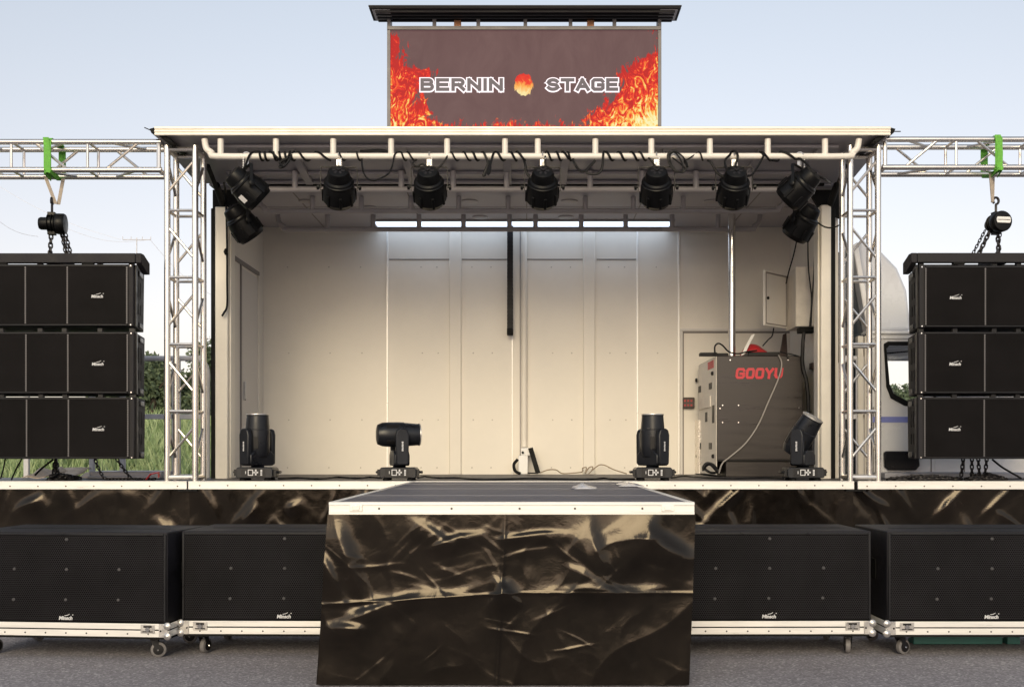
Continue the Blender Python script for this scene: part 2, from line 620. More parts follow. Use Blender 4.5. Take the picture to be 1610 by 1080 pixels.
def screen_mat():
    """a burning border on a grey-brown LED picture; object space: x 0..1 across, z 0..1 up"""
    m, nt, b = new_mat("led picture of flames")
    tc = nt.nodes.new("ShaderNodeTexCoord")
    mp = nt.nodes.new("ShaderNodeMapping")
    nt.links.new(tc.outputs["Object"], mp.inputs[0])
    mp.inputs["Scale"].default_value = (1 / 2.92, 1, 1 / 1.06)
    sep = nt.nodes.new("ShaderNodeSeparateXYZ")
    nt.links.new(mp.outputs[0], sep.inputs[0])
    u, v = sep.outputs[0], sep.outputs[2]
    A = lambda op, *x, **k: math_node(nt, op, *x, **k)
    vec = tc.outputs["Object"]
    n1 = noise_tex(nt, vec, 3.4, 5, 0.65, 1.2, stretch=(1.3, 1, .6))
    n2 = noise_tex(nt, vec, 8, 5, 0.62, 2.2, stretch=(1.3, 1, .55))
    n3 = noise_tex(nt, vec, 8, 3, 0.6, 3.2, stretch=(1.2, 1, .7))

    def curve(fac, pts):
        f = nt.nodes.new("ShaderNodeFloatCurve")
        c = f.mapping.curves[0]
        c.points[0].location = pts[0]
        c.points[1].location = pts[-1]
        for p in pts[1:-1]:
            c.points.new(*p)
        f.mapping.update()
        nt.links.new(fac, f.inputs["Value"])
        return f.outputs[0]
    vc = A('MINIMUM', A('MAXIMUM', v, 0.0), 1.0)
    wl_ = curve(vc, [(0.0, 0.17), (0.12, 0.15), (0.3, 0.12), (0.45, 0.14), (0.55, 0.17), (0.66, 0.07), (0.8, 0.055), (0.92, 0.035), (1.0, 0.0)])
    wr_ = curve(vc, [(0.0, 0.30), (0.15, 0.25), (0.3, 0.18), (0.45, 0.145), (0.6, 0.13), (0.7, 0.07), (0.78, 0.0), (1.0, 0.0)])
    jit = A('MULTIPLY', A('SUBTRACT', n1, 0.5), 0.16)
    jit2 = A('MULTIPLY', A('SUBTRACT', n2, 0.5), 0.24)
    j = A('ADD', jit, jit2)
    dl = A('ADD', A('SUBTRACT', wl_, u), j)
    dr = A('ADD', A('SUBTRACT', wr_, A('SUBTRACT', 1.0, u)), j)
    wb = A('SUBTRACT', A('ADD', 0.03, A('MULTIPLY', A('SUBTRACT', n2, 0.5), 0.46)), v)
    d = A('MAXIMUM', A('MAXIMUM', dl, dr), A('MULTIPLY', wb, 0.5))
    edge = A('MULTIPLY', A('ADD', d, 0.0), 60, clamp=True)
    hot = A('ADD', A('MULTIPLY', d, 3.0), A('MULTIPLY', A('SUBTRACT', n3, 0.5), 2.9))
    hot = A('ADD', hot, A('MULTIPLY', A('SUBTRACT', 0.45, v), 0.45))
    hot = A('ADD', hot, -0.10)
    fire = ramp(nt, hot, [(0.0, (0.55, 0.01, 0.01)), (0.22, (0.86, 0.02, 0.012)), (0.42, (0.95, 0.12, 0.02)), (0.55, (1.0, 0.42, 0.05)), (0.75, (1.0, 0.78, 0.22)), (1.0, (1.0, 0.92, 0.5))])
    # ember between the two words
    eu = A('DIVIDE', A('SUBTRACT', u, 0.501), 0.036)
    ev = A('DIVIDE', A('SUBTRACT', v, 0.435), 0.115)
    ed = A('ADD', A('SQRT', A('ADD', A('MULTIPLY', eu, eu), A('MULTIPLY', ev, ev))), A('MULTIPLY', A('SUBTRACT', n2, 0.5), 0.9))
    em = A('MULTIPLY', A('SUBTRACT', 1.0, ed), 14, clamp=True)
    eh = A('ADD', A('MULTIPLY', ev, -0.45), A('ADD', 0.45, A('MULTIPLY', A('SUBTRACT', n3, 0.5), 0.8)))
    ember = ramp(nt, eh, [(0.0, (0.75, 0.01, 0.01)), (0.3, (0.9, 0.05, 0.02)), (0.5, (1.0, 0.45, 0.08)), (0.85, (1.0, 0.85, 0.4))])
    # sparks
    spk = A('MULTIPLY', A('SUBTRACT', n3, A('ADD', 0.70, A('MULTIPLY', A('ABSOLUTE', A('SUBTRACT', v, 0.52)), 0.9))), 40, clamp=True)
    base = ramp(nt, n1, [(0.3, (0.135, 0.069, 0.070)), (0.7, (0.165, 0.090, 0.088))])

    def mix(f, a, c):
        x = nt.nodes.new("ShaderNodeMix")
        x.data_type = 'RGBA'
        nt.links.new(f, x.inputs[0])
        nt.links.new(a, x.inputs[6])
        if isinstance(c, tuple):
            x.inputs[7].default_value = (*c, 1)
        else:
            nt.links.new(c, x.inputs[7])
        return x.outputs[2]
    out = mix(spk, base, (0.9, 0.25, 0.2))
    out = mix(edge, out, fire)
    out = mix(em, out, ember)
    b.inputs["Base Color"].default_value = (0.015, 0.014, 0.014, 1)
    b.inputs["Roughness"].default_value = 0.6
    b.inputs["Specular IOR Level"].default_value = 0.1
    nt.links.new(out, b.inputs["Emission Color"])
    b.inputs["Emission Strength"].default_value = 0.74
    return m


M['screen'] = screen_mat()


# ------------------------------------------------------------------ ground and the land behind
FLOOR = 0.935
gm = MB()
gm.add([(-400, -300, 0), (400, -300, 0), (400, 900, 0), (-400, 900, 0)], [(0, 1, 2, 3)])
tag(gm.build("ground", M['asphalt'], smooth=False), kind="structure")

bk = MB()
prof = [(13.9, 0.02), (14.6, 0.55), (15.6, 0.85), (19, 1.25), (24, 1.75), (30, 2.0), (60, 2.2)]
vs, fs = [], []
nxb = 60
for i in range(nxb + 1):
    x = -42 + 36 * i / nxb
    for (y, z) in prof:
        vs.append((x, y, z + 0.12 * noise.noise(Vector((x * 0.4, y * 0.3, 0)))))
m_ = len(prof)
for i in range(nxb):
    for j in range(m_ - 1):
        fs.append((i * m_ + j, i * m_ + j + 1, (i + 1) * m_ + j + 1, (i + 1) * m_ + j))
bk.add(vs, fs)
M['bank'] = simple("weedy soil", (0.10, 0.14, 0.055), 0.9, 0, 0.4, 3)
tag(bk.build("grass_bank", M['bank']), kind="structure")


def bank_z(x, y):
    for (a, za), (b_, zb) in zip(prof, prof[1:]):
        if a <= y <= b_:
            return za + (zb - za) * (y - a) / (b_ - a)
    return 2.0


gr = MB()
for i in range(17000):
    y = 14.3 + 14 * random.random() ** 1.5
    x = (random.uniform(-40, 350) - CX) / F * y
    z = bank_z(x, y) - 0.05
    h = random.uniform(0.12, 0.42) * (1.3 if noise.noise(Vector((x, y * 0.6, 3))) > 0.15 else 0.8)
    a = random.uniform(0, 6.28)
    w = random.uniform(0.008, 0.02)
    lean = Vector((random.uniform(-.5, .5), random.uniform(-.4, .4), 0)) * h
    d = Vector((math.cos(a), math.sin(a), 0)) * w
    p = Vector((x, y, z))
    gr.add([p - d, p + d, p + d * 0.7 + lean * 0.4 + Vector((0, 0, h * 0.6)), p + lean + Vector((0, 0, h)), p - d * 0.7 + lean * 0.4 + Vector((0, 0, h * 0.6))], [(0, 1, 2, 3, 4)])
tag(gr.build("grass", M['grass'], smooth=False), "tall green weeds growing on the bank behind the stage", "grass", kind="stuff")


def leaf_cloud(mb, centers, n, size):
    for k in range(n):
        c, r = random.choice(centers)
        while True:
            q = Vector((random.uniform(-1, 1), random.uniform(-1, 1), random.uniform(-1, 1)))
            if 0.25 < q.length < 1:
                break
        p = Vector(c) + Vector((q.x * r, q.y * r, q.z * r * 0.8))
        s = size * random.uniform(0.5, 1.3)
        u = Vector((random.gauss(0, 1), random.gauss(0, 1), random.gauss(0, 1))).normalized()
        w = u.orthogonal().normalized()
        mb.add([p - u * s, p + w * s * 0.5, p + u * s, p - w * s * 0.5], [(0, 1, 2, 3)])


def tree(label, x, y, z0, h, wid, seed, name="bushy_tree"):
    random.seed(seed)
    t = thing(name, label, "tree", (x, y, z0), group="trees on the grass bank" if name == "bushy_tree" else "trees beyond the truck cab")
    tr = MB()
    tr.tube([(x, y, z0 - 0.1), (x + .05, y, z0 + h * .35), (x - .04, y, z0 + h * .75)], [0.11, 0.08, 0.03], 8)
    for k in range(5):
        a = random.uniform(0, 6.28)
        b0 = Vector((x, y, z0 + h * random.uniform(.25, .6)))
        tr.tube([b0, b0 + Vector((math.cos(a), math.sin(a), .8)) * wid * .5], [0.04, 0.015], 6)
    tr.build("trunk", M['bark'], t)
    cr = MB()
    cs = []
    for k in range(16):
        f = random.random()
        rad = wid * (1.0 - 0.65 * f) * 0.75
        a = random.uniform(0, 6.28)
        rr = rad * random.uniform(0.2, 0.9)
        cs.append(((x + math.cos(a) * rr, y + math.sin(a) * rr, z0 + h * (0.14 + 0.74 * f)), wid * random.uniform(.28, .48)))
    leaf_cloud(cr, cs, 5200, 0.075)
    cr.build("crown", M['leaf'], t, smooth=False)


tree("round dark green bushy tree standing close behind the hanging speakers", PX(238, 27), 27, 1.85, 1.7, 1.0, 11)
tree("dark green bushy tree seen through the truss tower", PX(283, 28.5), 28.5, 1.9, 1.4, 1.0, 12)
tree("tallest green bushy tree beside the stage wall", PX(328, 27.5), 27.5, 1.9, 2.05, 1.0, 13)
tree("low green bushy tree mostly hidden by the hanging speakers", PX(180, 29), 29, 1.95, 1.4, 1.3, 14)
for q in ((1396, 3.2), (1424, 3.5), (1452, 3.3)):
    tree("bushy green tree seen through the truck cab window, " + {1396: "by the window's curved corner", 1424: "tallest and in the middle", 1452: "half hidden by the hanging speakers"}[q[0]], PX(q[0], 30), 30 + (q[0] % 7) * .3, 0, q[1], 1.15, q[0], "leafy_tree")
random.seed(5)

# a far wood across the yard, seen only in reflections
wd = MB()
cs = []
for k in range(150):
    x = random.uniform(-75, 75)
    cs.append(((x, -70 + random.uniform(-4, 4), random.uniform(0.5, 1.5 + 1.3 * noise.noise(Vector((x * .12, 0, 0))))), random.uniform(1.3, 2.3)))
leaf_cloud(wd, cs, 13000, 0.55)
tag(wd.build("far_wood", M['leaf'], smooth=False), "far dark row of trees across the yard facing the stage", "trees", kind="stuff")

# ------------------------------------------------------------------ pylons and lines
def pylon(label, px, ptop, Y, arm):
    b_ = P(px, 711, Y)
    zt = PZ(ptop, Y)
    t = thing("power_pylon", label, "pylon", (b_.x, Y, 0), group="power pylons far behind the stage")
    s = Y / F
    m = MB()
    m.tube([(b_.x, Y, 0), (b_.x, Y, zt)], [s * 1.5, s * 0.8], 6)
    m.build("pole", M['pole'], t)
    m = MB()
    m.cyl((b_.x - arm * s, Y, zt - s * 3), (b_.x + arm * s, Y, zt - s * 3), s * 0.7, 6)
    m.build("crossarm", M['pole'], t)
    for k in (-1, -.4, .4, 1):
        m = MB()
        m.cyl((b_.x + arm * s * k, Y, zt - s * 3), (b_.x + arm * s * k, Y, zt + s * 2), s * 0.6, 6)
        m.build("insulator", M['pole'], t)


pylon("pale power pylon above the hanging speakers", 215, 374, 130, 22)
pylon("small pale power pylon above the trees", 325, 530, 260, 11)
for i, (a, b_, la) in enumerate([((-30, 275), (190, 377), "thin power line running lowest-angled down to the pale pylon"),
                                 ((-30, 322), (60, 372), "thin power line falling towards the chain hoist"),
                                 ((95, 355), (236, 377), "thin power line between the hoist and the pylon"),
                                 ((236, 377), (345, 470), "thin power line from the tall pylon towards the stage wall")]):
    m = MB()
    pa, pb = P(*a, 125), P(*b_, 130)
    m.tube([pa.lerp(pb, k / 10) + Vector((0, 0, -0.9 * math.sin(math.pi * k / 10))) for k in range(11)], 0.022, 4)
    tag(m.build("power_line", M['wire']), la, "power line", "power lines in the sky")

# ------------------------------------------------------------------ stage truck
YB, YH, YF, YE = 12.75, 10.75, 9.5, 9.6     # back wall, hinge, roof edge, stage edge
ZC = 3.80
truck = thing("stage_truck", "white stage truck opened into a stage with raised roof flap, white box walls and cab", "stage truck", (0, YH, 0))
mx0, mx1 = PX(296, YE), PX(1343, YE)

m = MB()
m.box(mx0, mx1, YE + .02, 12.78, FLOOR - .07, FLOOR)
floor_o = m.build("floor", M['deck'], truck, smooth=False)
m = MB()
m.box(mx0, mx1, YE, YE + .018, FLOOR - .068, FLOOR + .004)
m.box(mx0, mx1, YE - .003, YE, FLOOR - .066, FLOOR - .052)
m.box(mx0, mx1, YE - .003, YE, FLOOR - .008, FLOOR + .003)
tr_o = m.build("edge_trim", M['trim'], truck, bevel=.003)
m = MB()
for k in range(24):
    x = mx0 + .1 + k * (mx1 - mx0 - .2) / 23
    m.lathe([(.007, 0), (.005, .004)], (x, YE, FLOOR - .034), (0, -1, 0), 8)
m.build("screw", M['screw'], tr_o)
m = MB()
m.box(-3.0, 3.0, 9.9, 12.7, 0.35, FLOOR - .08)
m.build("chassis", M['rubber'], truck)

# back wall
m = MB()
m.box(-3.06, 3.06, YB, YB + .06, FLOOR - .07, ZC + .1)
bw = m.build("back_wall", M['wall'], truck, smooth=False)
for px in (632, 665, 690, 745, 775, 843, 870, 900, 960, 985, 1035, 455, 520, 570):
    for py in (420, 555, 660, 735):
        if (px * 7 + py) % 5 < 1:
            m = MB()
            m.lathe([(.009, 0), (.007, .003)], P(px + (py % 7) - 3, py, YB), (0, -1, 0), 8)
            m.build("rivet", M['wall_rivet'], bw)
for px, w in ((716, .135), (926, .135)):
    m = MB()
    x = PX(px, YB)
    m.box(x - w / 2, x + w / 2, YB - .035, YB, FLOOR, ZC)
    m.build("pilaster", M['wall'], bw, bevel=.006)
for px, z0, z1, w, mt in ((609, FLOOR, ZC, .022, 'trim'), (1002, FLOOR, ZC, .022, 'trim'), (1067, FLOOR, ZC, .02, 'trim'), (805.5, FLOOR, 2.6, .016, 'trim'), (818, FLOOR, ZC, .012, 'rail_grey')):
    m = MB()
    x = PX(px, YB)
    m.box(x - w / 2, x + w / 2, YB - .012, YB, z0, z1)
    m.build("panel_joint", M[mt], bw, bevel=.003)
for pa, pb, py in ((612, 708, 408), (726, 800, 408), (826, 916, 408), (938, 1000, 408)):
    m = MB()
    m.box(PX(pa, YB), PX(pb, YB), YB - .005, YB, PZ(py, YB) - .006, PZ(py, YB) + .006)
    m.build("panel_seam", M['wall_dark'], bw)
m = MB()
m.cyl((PX(824, YB), YB - .04, 1.25), (PX(824, YB), YB - .04, ZC), .036, 12)
m.build("conduit", M['wall'], bw)
m = MB()
za, xa = PZ(521, YB), PX(1069, YB)
m.box(xa, 3.05, YB - .02, YB, za, za + .03)
m.box(xa, xa + .03, YB - .02, YB, FLOOR, za)
m.build("hatch_frame", M['door'], bw, bevel=.004)
m = MB()
m.box(xa + .03, 3.05, YB - .006, YB, za - .022, za)
m.box(xa + .03, xa + .045, YB - .006, YB, FLOOR, za - .022)
m.build("hatch_gap", M['wall_dark'], bw)
# side walls with the door on one of them
WX = 3.055
m = MB()
m.box(-WX - .05, -WX, YH + .2, YB, FLOOR - .07, ZC + .05)
lw = m.build("side_wall", M['wall'], truck, smooth=False)


def ywall(px):
    return WX * F / (CX - px)


y0d, y1d = ywall(366), ywall(406)
zt = PZ(405, y0d)
m = MB()
m.box(-WX, -WX + .006, ywall(379), y1d - .05, FLOOR + .02, zt - .05)
dr = m.build("door", M['door'], lw, bevel=.003)
m = MB()
m.box(-WX, -WX + .016, y0d, y1d, zt - .02, zt + .025)
m.box(-WX, -WX + .012, ywall(379) - .045, ywall(379) - .005, FLOOR, zt - .02)
m.build("door_gap", M['wall_dark'], lw)
m = MB()
m.box(-WX, -WX + .022, y1d - .05, y1d, FLOOR, zt - .02)
m.build("door_frame", M['wall'], lw, bevel=.005)
m = MB()
m.box(-WX + .006, -WX + .03, ywall(379) + .08, ywall(379) + .1, 1.75, 1.95)
m.build("door_handle", M['steel'], dr, bevel=.004)
m = MB()
m.box(WX, WX + .05, YH + .2, YB, FLOOR - .07, ZC + .05)
m.build("side_wall", M['wall'], truck, smooth=False)
for s in (-1, 1):
    xa, xb = (PX(338, YH), PX(358, YH)) if s < 0 else (PX(1291, YH), PX(1307, YH))
    m = MB()
    m.box(xa, xb, YH, YH + .2, FLOOR - .05, PZ(325 if s < 0 else 322, YH))
    m.box((xb if s < 0 else xa - .02), (xb + .02 if s < 0 else xa), YH + .05, YH + .2, FLOOR, PZ(326, YH))
    po = m.build("corner_post", M['fascia'], truck, bevel=.008)
    m = MB()
    xo = xa - .045 if s < 0 else xb
    m.box(xo, xo + .045, YH + .01, YH + .15, FLOOR - .05, ZC - .22)
    m.build("rubber_seal", M['rubber'], po, bevel=.01)
    m = MB()
    ym = YH + .1
    m.prism([(s * 3.1, ZC - .02), (s * 2.78, ZC - .02), (s * 2.9, ZC - .22), (s * 3.1, ZC - .30)], ym, ym + .05)
    m.cyl((s * 2.98, ym - .02, ZC - .2), (s * 2.93, 10.1, ZC + .02), .022, 10)
    m.cyl((s * 2.98, ym - .02, ZC - .2), (s * 2.95, 10.45, ZC - .07), .034, 10)
    m.build("hinge_arm", M['rubber'], po)
# ceiling
m = MB()
m.box(-WX - .05, WX + .05, YH, YB + .06, ZC, ZC + .06)
ce = m.build("ceiling", M['ceiling'], truck, smooth=False)
m = MB()
for x in (-2.35, -1.2, 0.0, 1.2, 2.35):
    m.box(x - .006, x + .006, YH + .05, YB - .02, ZC - .003, ZC)
m.box(-WX, WX, 11.7, 11.712, ZC - .003, ZC)
m.build("ceiling_seam", M['wall_dark'], ce)
for px, py in ((483, 316), (738, 316), (895, 316), (580, 326), (755, 341), (890, 341), (1120, 316)):
    Y = (ZC - EYE) * F / (CY - py)
    m = MB()
    m.lathe([(.09, 0), (.085, .012), (.05, .016)], (PX(px, Y), Y, ZC), (0, 0, -1), 20)
    m.build("ceiling_vent", M['rail_grey'], ce)
lx0, lx1 = PX(588, 12.36), PX(1057, 12.36)
m = MB()
m.box(lx0, lx1, 12.36, 12.71, ZC - .012, ZC - .002)
m.build("ceiling_light", M['panel_light'], ce)
m = MB()
m.box(lx0 - .03, lx0, 12.33, 12.74, ZC - .02, ZC)
m.box(lx1, lx1 + .03, 12.33, 12.74, ZC - .02, ZC)
m.box(lx0, lx1, 12.33, 12.36, ZC - .02, ZC)
m.build("light_frame", M['rail_grey'], ce)
m = MB()
m.box(-WX - .07, WX + .07, YH - .02, YB + .1, ZC + .07, ZC + .16)
m.build("box_roof", M['fascia'], truck)

# roof flap
fx0, fx1 = PX(243, YF), PX(1400, YF)
ZF = PZ(213, YF)
m = MB()
m.prism_x([(YH - .03, ZC + .01), (YF + .02, ZF + .008), (YF + .02, ZF + .075), (YH - .03, ZC + .075)], fx0, fx1)
fl = m.build("roof_flap", M['flap'], truck, smooth=False)
m = MB()
m.box(fx0, fx1, YF, YF + .02, ZF, ZF + .074)
for k, (a, b_) in enumerate(((.002, .018), (.027, .042), (.052, .073))):
    m.box(fx0, fx1, YF - .006 - .002 * k, YF, ZF + a, ZF + b_)
m.build("fascia", M['fascia'], fl, bevel=.002)
for s, x in ((-1, fx0), (1, fx1)):
    m = MB()
    m.prism([(x, ZF + .08), (x + s * .055, ZF + .065), (x + s * .04, ZF + .03), (x, ZF + .02), (x - s * .1, ZF - .045), (x - s * .15, ZF - .05), (x - s * .1, ZF - .004)], YF + .03, YF + .5)
    m.cyl((x + s * .03, YF + .06, ZF + .05), (x + s * .11, YF + .06, ZF + (.085 if s < 0 else .05)), .005, 6)
    m.build("end_cap", M['rubber'], fl, bevel=.004)
for Y in (9.72, 10.02, 10.38, 10.62):
    z = ZF + (ZC - ZF) * (Y - YF) / (YH - YF)
    m = MB()
    m.box(-2.84, 2.76, Y, Y + .05, z - .022, z + .004)
    m.build("cross_rib", M['flap'], fl, bevel=.004)
for x in (-2.62, -2.1, -1.1, -.18, .35, 1.25, 2.1, 2.62):
    m = MB()
    m.prism_x([(YH - .12, ZC - .025), (YF + .25, ZF - .045), (YF + .25, ZF - .005), (YH - .12, ZC + .01)], x - .035, x + .035)
    m.build("long_rib", M['flap'], fl, bevel=.004)
m = MB()
m.box(-2.9, 2.9, YH - .045, YH - .005, ZC - .012, ZC + .02)
m.build("hinge_seal", M['rubber'], fl)

# lighting rails: front one on the flap edge, three more further in
STUBS = (347, 434, 524, 615, 703, 794, 845.5, 936, 1024, 1116, 1207, 1297)
RY0 = 9.56
RZ0 = PZ(246, RY0)


def rail(Y, Z, top, xl, xr, mt, stubs):
    up = top - .01
    m = MB()
    c = .12
    pts = [(xl - c * .9, Y, up), (xl - c * .75, Y, Z + (up - Z) * .45), (xl - c * .35, Y, Z + .03), (xl, Y, Z)]
    pts += [(xl + (xr - xl) * k / 8, Y, Z) for k in range(1, 8)]
    pts += [(xr, Y, Z), (xr + c * .35, Y, Z + .03), (xr + c * .75, Y, Z + (up - Z) * .45), (xr + c * .9, Y, up)]
    m.tube(smooth_path(pts, 4), .0275, 12)
    r = m.build("lighting_rail", M[mt], truck)
    for x in stubs:
        m = MB()
        m.cyl((x, Y, Z), (x, Y, up), .027, 12)
        m.build("stub", M[mt], r)
    return r


sx = [PX(p, RY0) for p in STUBS]
zf = lambda Y: ZF + (ZC - ZF) * (Y - YF) / (YH - YF)
rail(RY0, RZ0, zf(RY0), PX(341, RY0), PX(1331, RY0), 'alu_rail', sx)
rail(10.34, 3.66, zf(10.34), -2.5, 2.5, 'rail_grey', sx[1:-1])
rail(11.19, 3.645, ZC, -2.62, 2.52, 'rail_grey', sx[1:-1])
rail(12.04, 3.632, ZC, -2.62, 2.45, 'rail_grey', sx[1:-1])

# truck cab
YC = 10.95
cabx = lambda p: PX(p, YC)
cab = None
for y0, y1, wide in ((YC, YC + .06, False), (12.64, 12.7, True)):
    c = lambda q: (cabx(q[0]), PZ(q[1], YC))
    wr = [(1470, 640), (1470, 540)] if not wide else [(1540, 640), (1540, 540)]
    wn_ = [(1391, 545), (1396, 606), (1402, 622), (1424, 634)] if not wide else [(1368, 545), (1368, 640)]
    m = MB()
    m.prism([(cabx(1366), .42), (cabx(1366), PZ(523, YC)), c((wn_[0][0], 521))] + [c(q) for q in wn_] + [c(wr[0]), (cabx(wr[0][0]), .42)], y0, y1)
    m.prism([c((wn_[0][0], 521)), (5.05, PZ(518, YC)), (5.05, PZ(540, YC)), c((wr[1][0], 540)), c((wn_[0][0] + (5 if not wide else 0), 540)), c(wn_[0])], y0, y1)
    m.prism([(cabx(wr[0][0]), .42), c(wr[0]), c(wr[1]), (5.05, PZ(540, YC)), (5.3, 1.6), (5.4, .42)], y0, y1)
    o = m.build("cab" if not wide else "far_side", M['cab_paint'], truck if not wide else cab, bevel=.006)
    cab = cab or o
m = MB()
m.box(cabx(1366), 5.04, YC + .06, 12.64, PZ(524, YC), PZ(519, YC))
m.box(cabx(1366), 5.35, YC + .06, 12.64, .42, 1.0)
m.build("cab_roof", M['cab_paint'], cab, bevel=.01)
m = MB()
m.box(4.3, 4.9, YC + .3, 12.4, 1.0, 1.32)
m.build("dashboard", M['rubber'], cab, bevel=.04)
m = MB()
m.box(cabx(1366), 5.0, YC - .012, YC, PZ(531, YC) - .012, PZ(531, YC) + .006)
m.box(cabx(1366), 5.0, YC - .02, YC, PZ(524, YC) - .008, PZ(524, YC) + .006)
m.build("roof_gutter", M['cab_paint'], cab, bevel=.003)
win = [(1391, 545), (1396, 540), (1470, 540), (1470, 640), (1424, 634), (1402, 622), (1396, 606)]
m = MB()
wo = [(1389, 541), (1395, 537), (1471, 537), (1471, 643), (1422, 638), (1400, 626), (1393, 608)]
wi = [(1393.5, 548), (1398, 543.5), (1467, 543.5), (1467, 634), (1425, 629.5), (1405, 619), (1398.5, 604)]
for i in range(7):
    j = (i + 1) % 7
    m.prism([(cabx(a), PZ(b_, YC)) for a, b_ in (wo[i], wo[j], wi[j], wi[i])], YC - .012, YC - .001)
wf = m.build("window_frame", M['rubber'], cab, bevel=.004)
win2 = [(1395, 547), (1399, 544), (1466, 544), (1466, 634), (1425, 629), (1407, 619), (1400, 604)]
m = MB()
m.prism([(cabx(a), PZ(b_, YC)) for a, b_ in win2], YC + .02, YC + .024)
m.build("window_glass", M['glass'], cab)
m = MB()
m.prism([(cabx(a), PZ(b_, YC)) for a, b_ in ((1388, 712), (1391, 709), (1442, 709), (1444, 732), (1438, 739), (1395, 739), (1389, 734))], YC - .05, YC)
m.build("door_handle", M['black_gloss'], cab, bevel=.012)
m = MB()
m.box(cabx(1372), 5.2, YC - .004, YC, PZ(664, YC), PZ(655, YC))
m.build("stripe", M['blue'], cab)
m = MB()
for p in (1372, 1463, 1515):
    m.box(cabx(p), cabx(p) + .012, YC - .003, YC, .5, PZ(640, YC))
m.build("door_seam", M['wall_dark'], cab)
m = MB()
m.prism([(PX(a, 11.2), PZ(b_, 11.2)) for a, b_ in ((1305, 404), (1341, 384), (1367, 522), (1367, 762), (1305, 762))], 11.2, 12.4)
m.build("cab_rear_panel", M['cab_dark'], truck, bevel=.01)
m = MB()
m.prism([(PX(a, 11.05), PZ(b_, 11.05)) for a, b_ in ((1341, 386), (1349, 380), (1372, 522), (1364, 522))], 11.05, 12.5)
m.build("deflector_edge", M['cab_paint'], truck, bevel=.01)
m = MB()
m.prism([(PX(a, 11.12), PZ(b_, 11.12)) for a, b_ in ((1348, 381), (1362, 379), (1388, 396), (1412, 421), (1427, 456), (1434, 520), (1371, 521))], 11.12, 12.5)
m.build("air_deflector", M['deflector'], truck, bevel=.04)
m = MB()
for a, b_ in ((1349, 1358), (1360, 1366)):
    m.box(PX(a, 11.0), PX(b_, 11.0), 11.0, 11.1, FLOOR, PZ(528, 11.0))
m.build("cab_pillar", M['wall'], truck, bevel=.01)


# ------------------------------------------------------------------ shiny skirts
def ridge(x, z, s):
    return 1 - abs(noise.noise(Vector((x, z, s)))) * 2


def sheet(name, parent, x0, x1, Y, z1, z0, nx, nz, hfun, flare=0.0, xspread=(0.0, 0.0)):
    vs, fs = [], []
    for j in range(nz + 1):
        v = j / nz
        for i in range(nx + 1):
            u = i / nx
            x = x0 + (x1 - x0) * u + v * (xspread[0] * (1 - u) + xspread[1] * u)
            vs.append(Vector((x, Y - flare * v ** 1.3 - hfun(u * abs(x1 - x0), v), z1 + (z0 - z1) * v)))
    for j in range(nz):
        for i in range(nx):
            a = j * (nx + 1) + i
            fs.append((a, a + 1, a + nx + 2, a + nx + 1))
    m = MB()
    m.add(vs, fs)
    o = m.build(name, M['skirt'], parent, angle=60)
    return o


def crease(x, z, ang, ox, oz, w, amp, length):
    """a soft fold, steep on one side, along direction ang through (ox, oz)"""
    q = Vector((ox * 5, oz * 5, ang))
    wx = x + .05 * noise.noise(Vector((x * 3.1, z * 3.1, q.x)))
    wz = z + .05 * noise.noise(Vector((x * 3.1, z * 3.1, q.y + 9)))
    dx, dz = wx - ox, wz - oz
    along = dx * math.cos(ang) + dz * math.sin(ang)
    off = -dx * math.sin(ang) + dz * math.cos(ang)
    if abs(along) > length:
        return 0.0
    t = off / w
    e = math.exp(-(t * 2.2) ** 2) if t < 0 else math.exp(-(t * .9) ** 2)
    return amp * e * (1 - (along / length) ** 2) ** 2


def stage_folds(seed):
    rr = random.Random(int(seed * 100))
    cr = []
    for k in range(46):
        cr.append((rr.uniform(-.5, 6.8), rr.uniform(0, .5) ** 1.2, rr.choice((-1, 1)) * rr.uniform(.5, 1.5), rr.uniform(.03, .09), rr.uniform(.004, .024), rr.uniform(.12, .4)))

    def h(x, v):
        z = v * .86
        n = noise.noise
        s = .024 * n(Vector((x * 1.4, z * 1.0, seed))) + .004 * n(Vector((x * 5, z * 3, seed + 3))) + .0012 * n(Vector((x * 17, z * 13, seed + 3)))
        for (ox, oz, an, w, amp, ln) in cr:
            if abs(x - ox) < .5:
                s += crease(x, z, an, ox, oz, w, amp, ln)
        s += .010 * max(0, 1 - v * 4) * abs(n(Vector((x * 5, 0, seed + 7))))
        return .02 + .85 * s - .012 * v
    return h


sheet("skirt", truck, mx0, mx1, YE + .05, FLOOR - .07, .02, 420, 46, stage_folds(1.7))

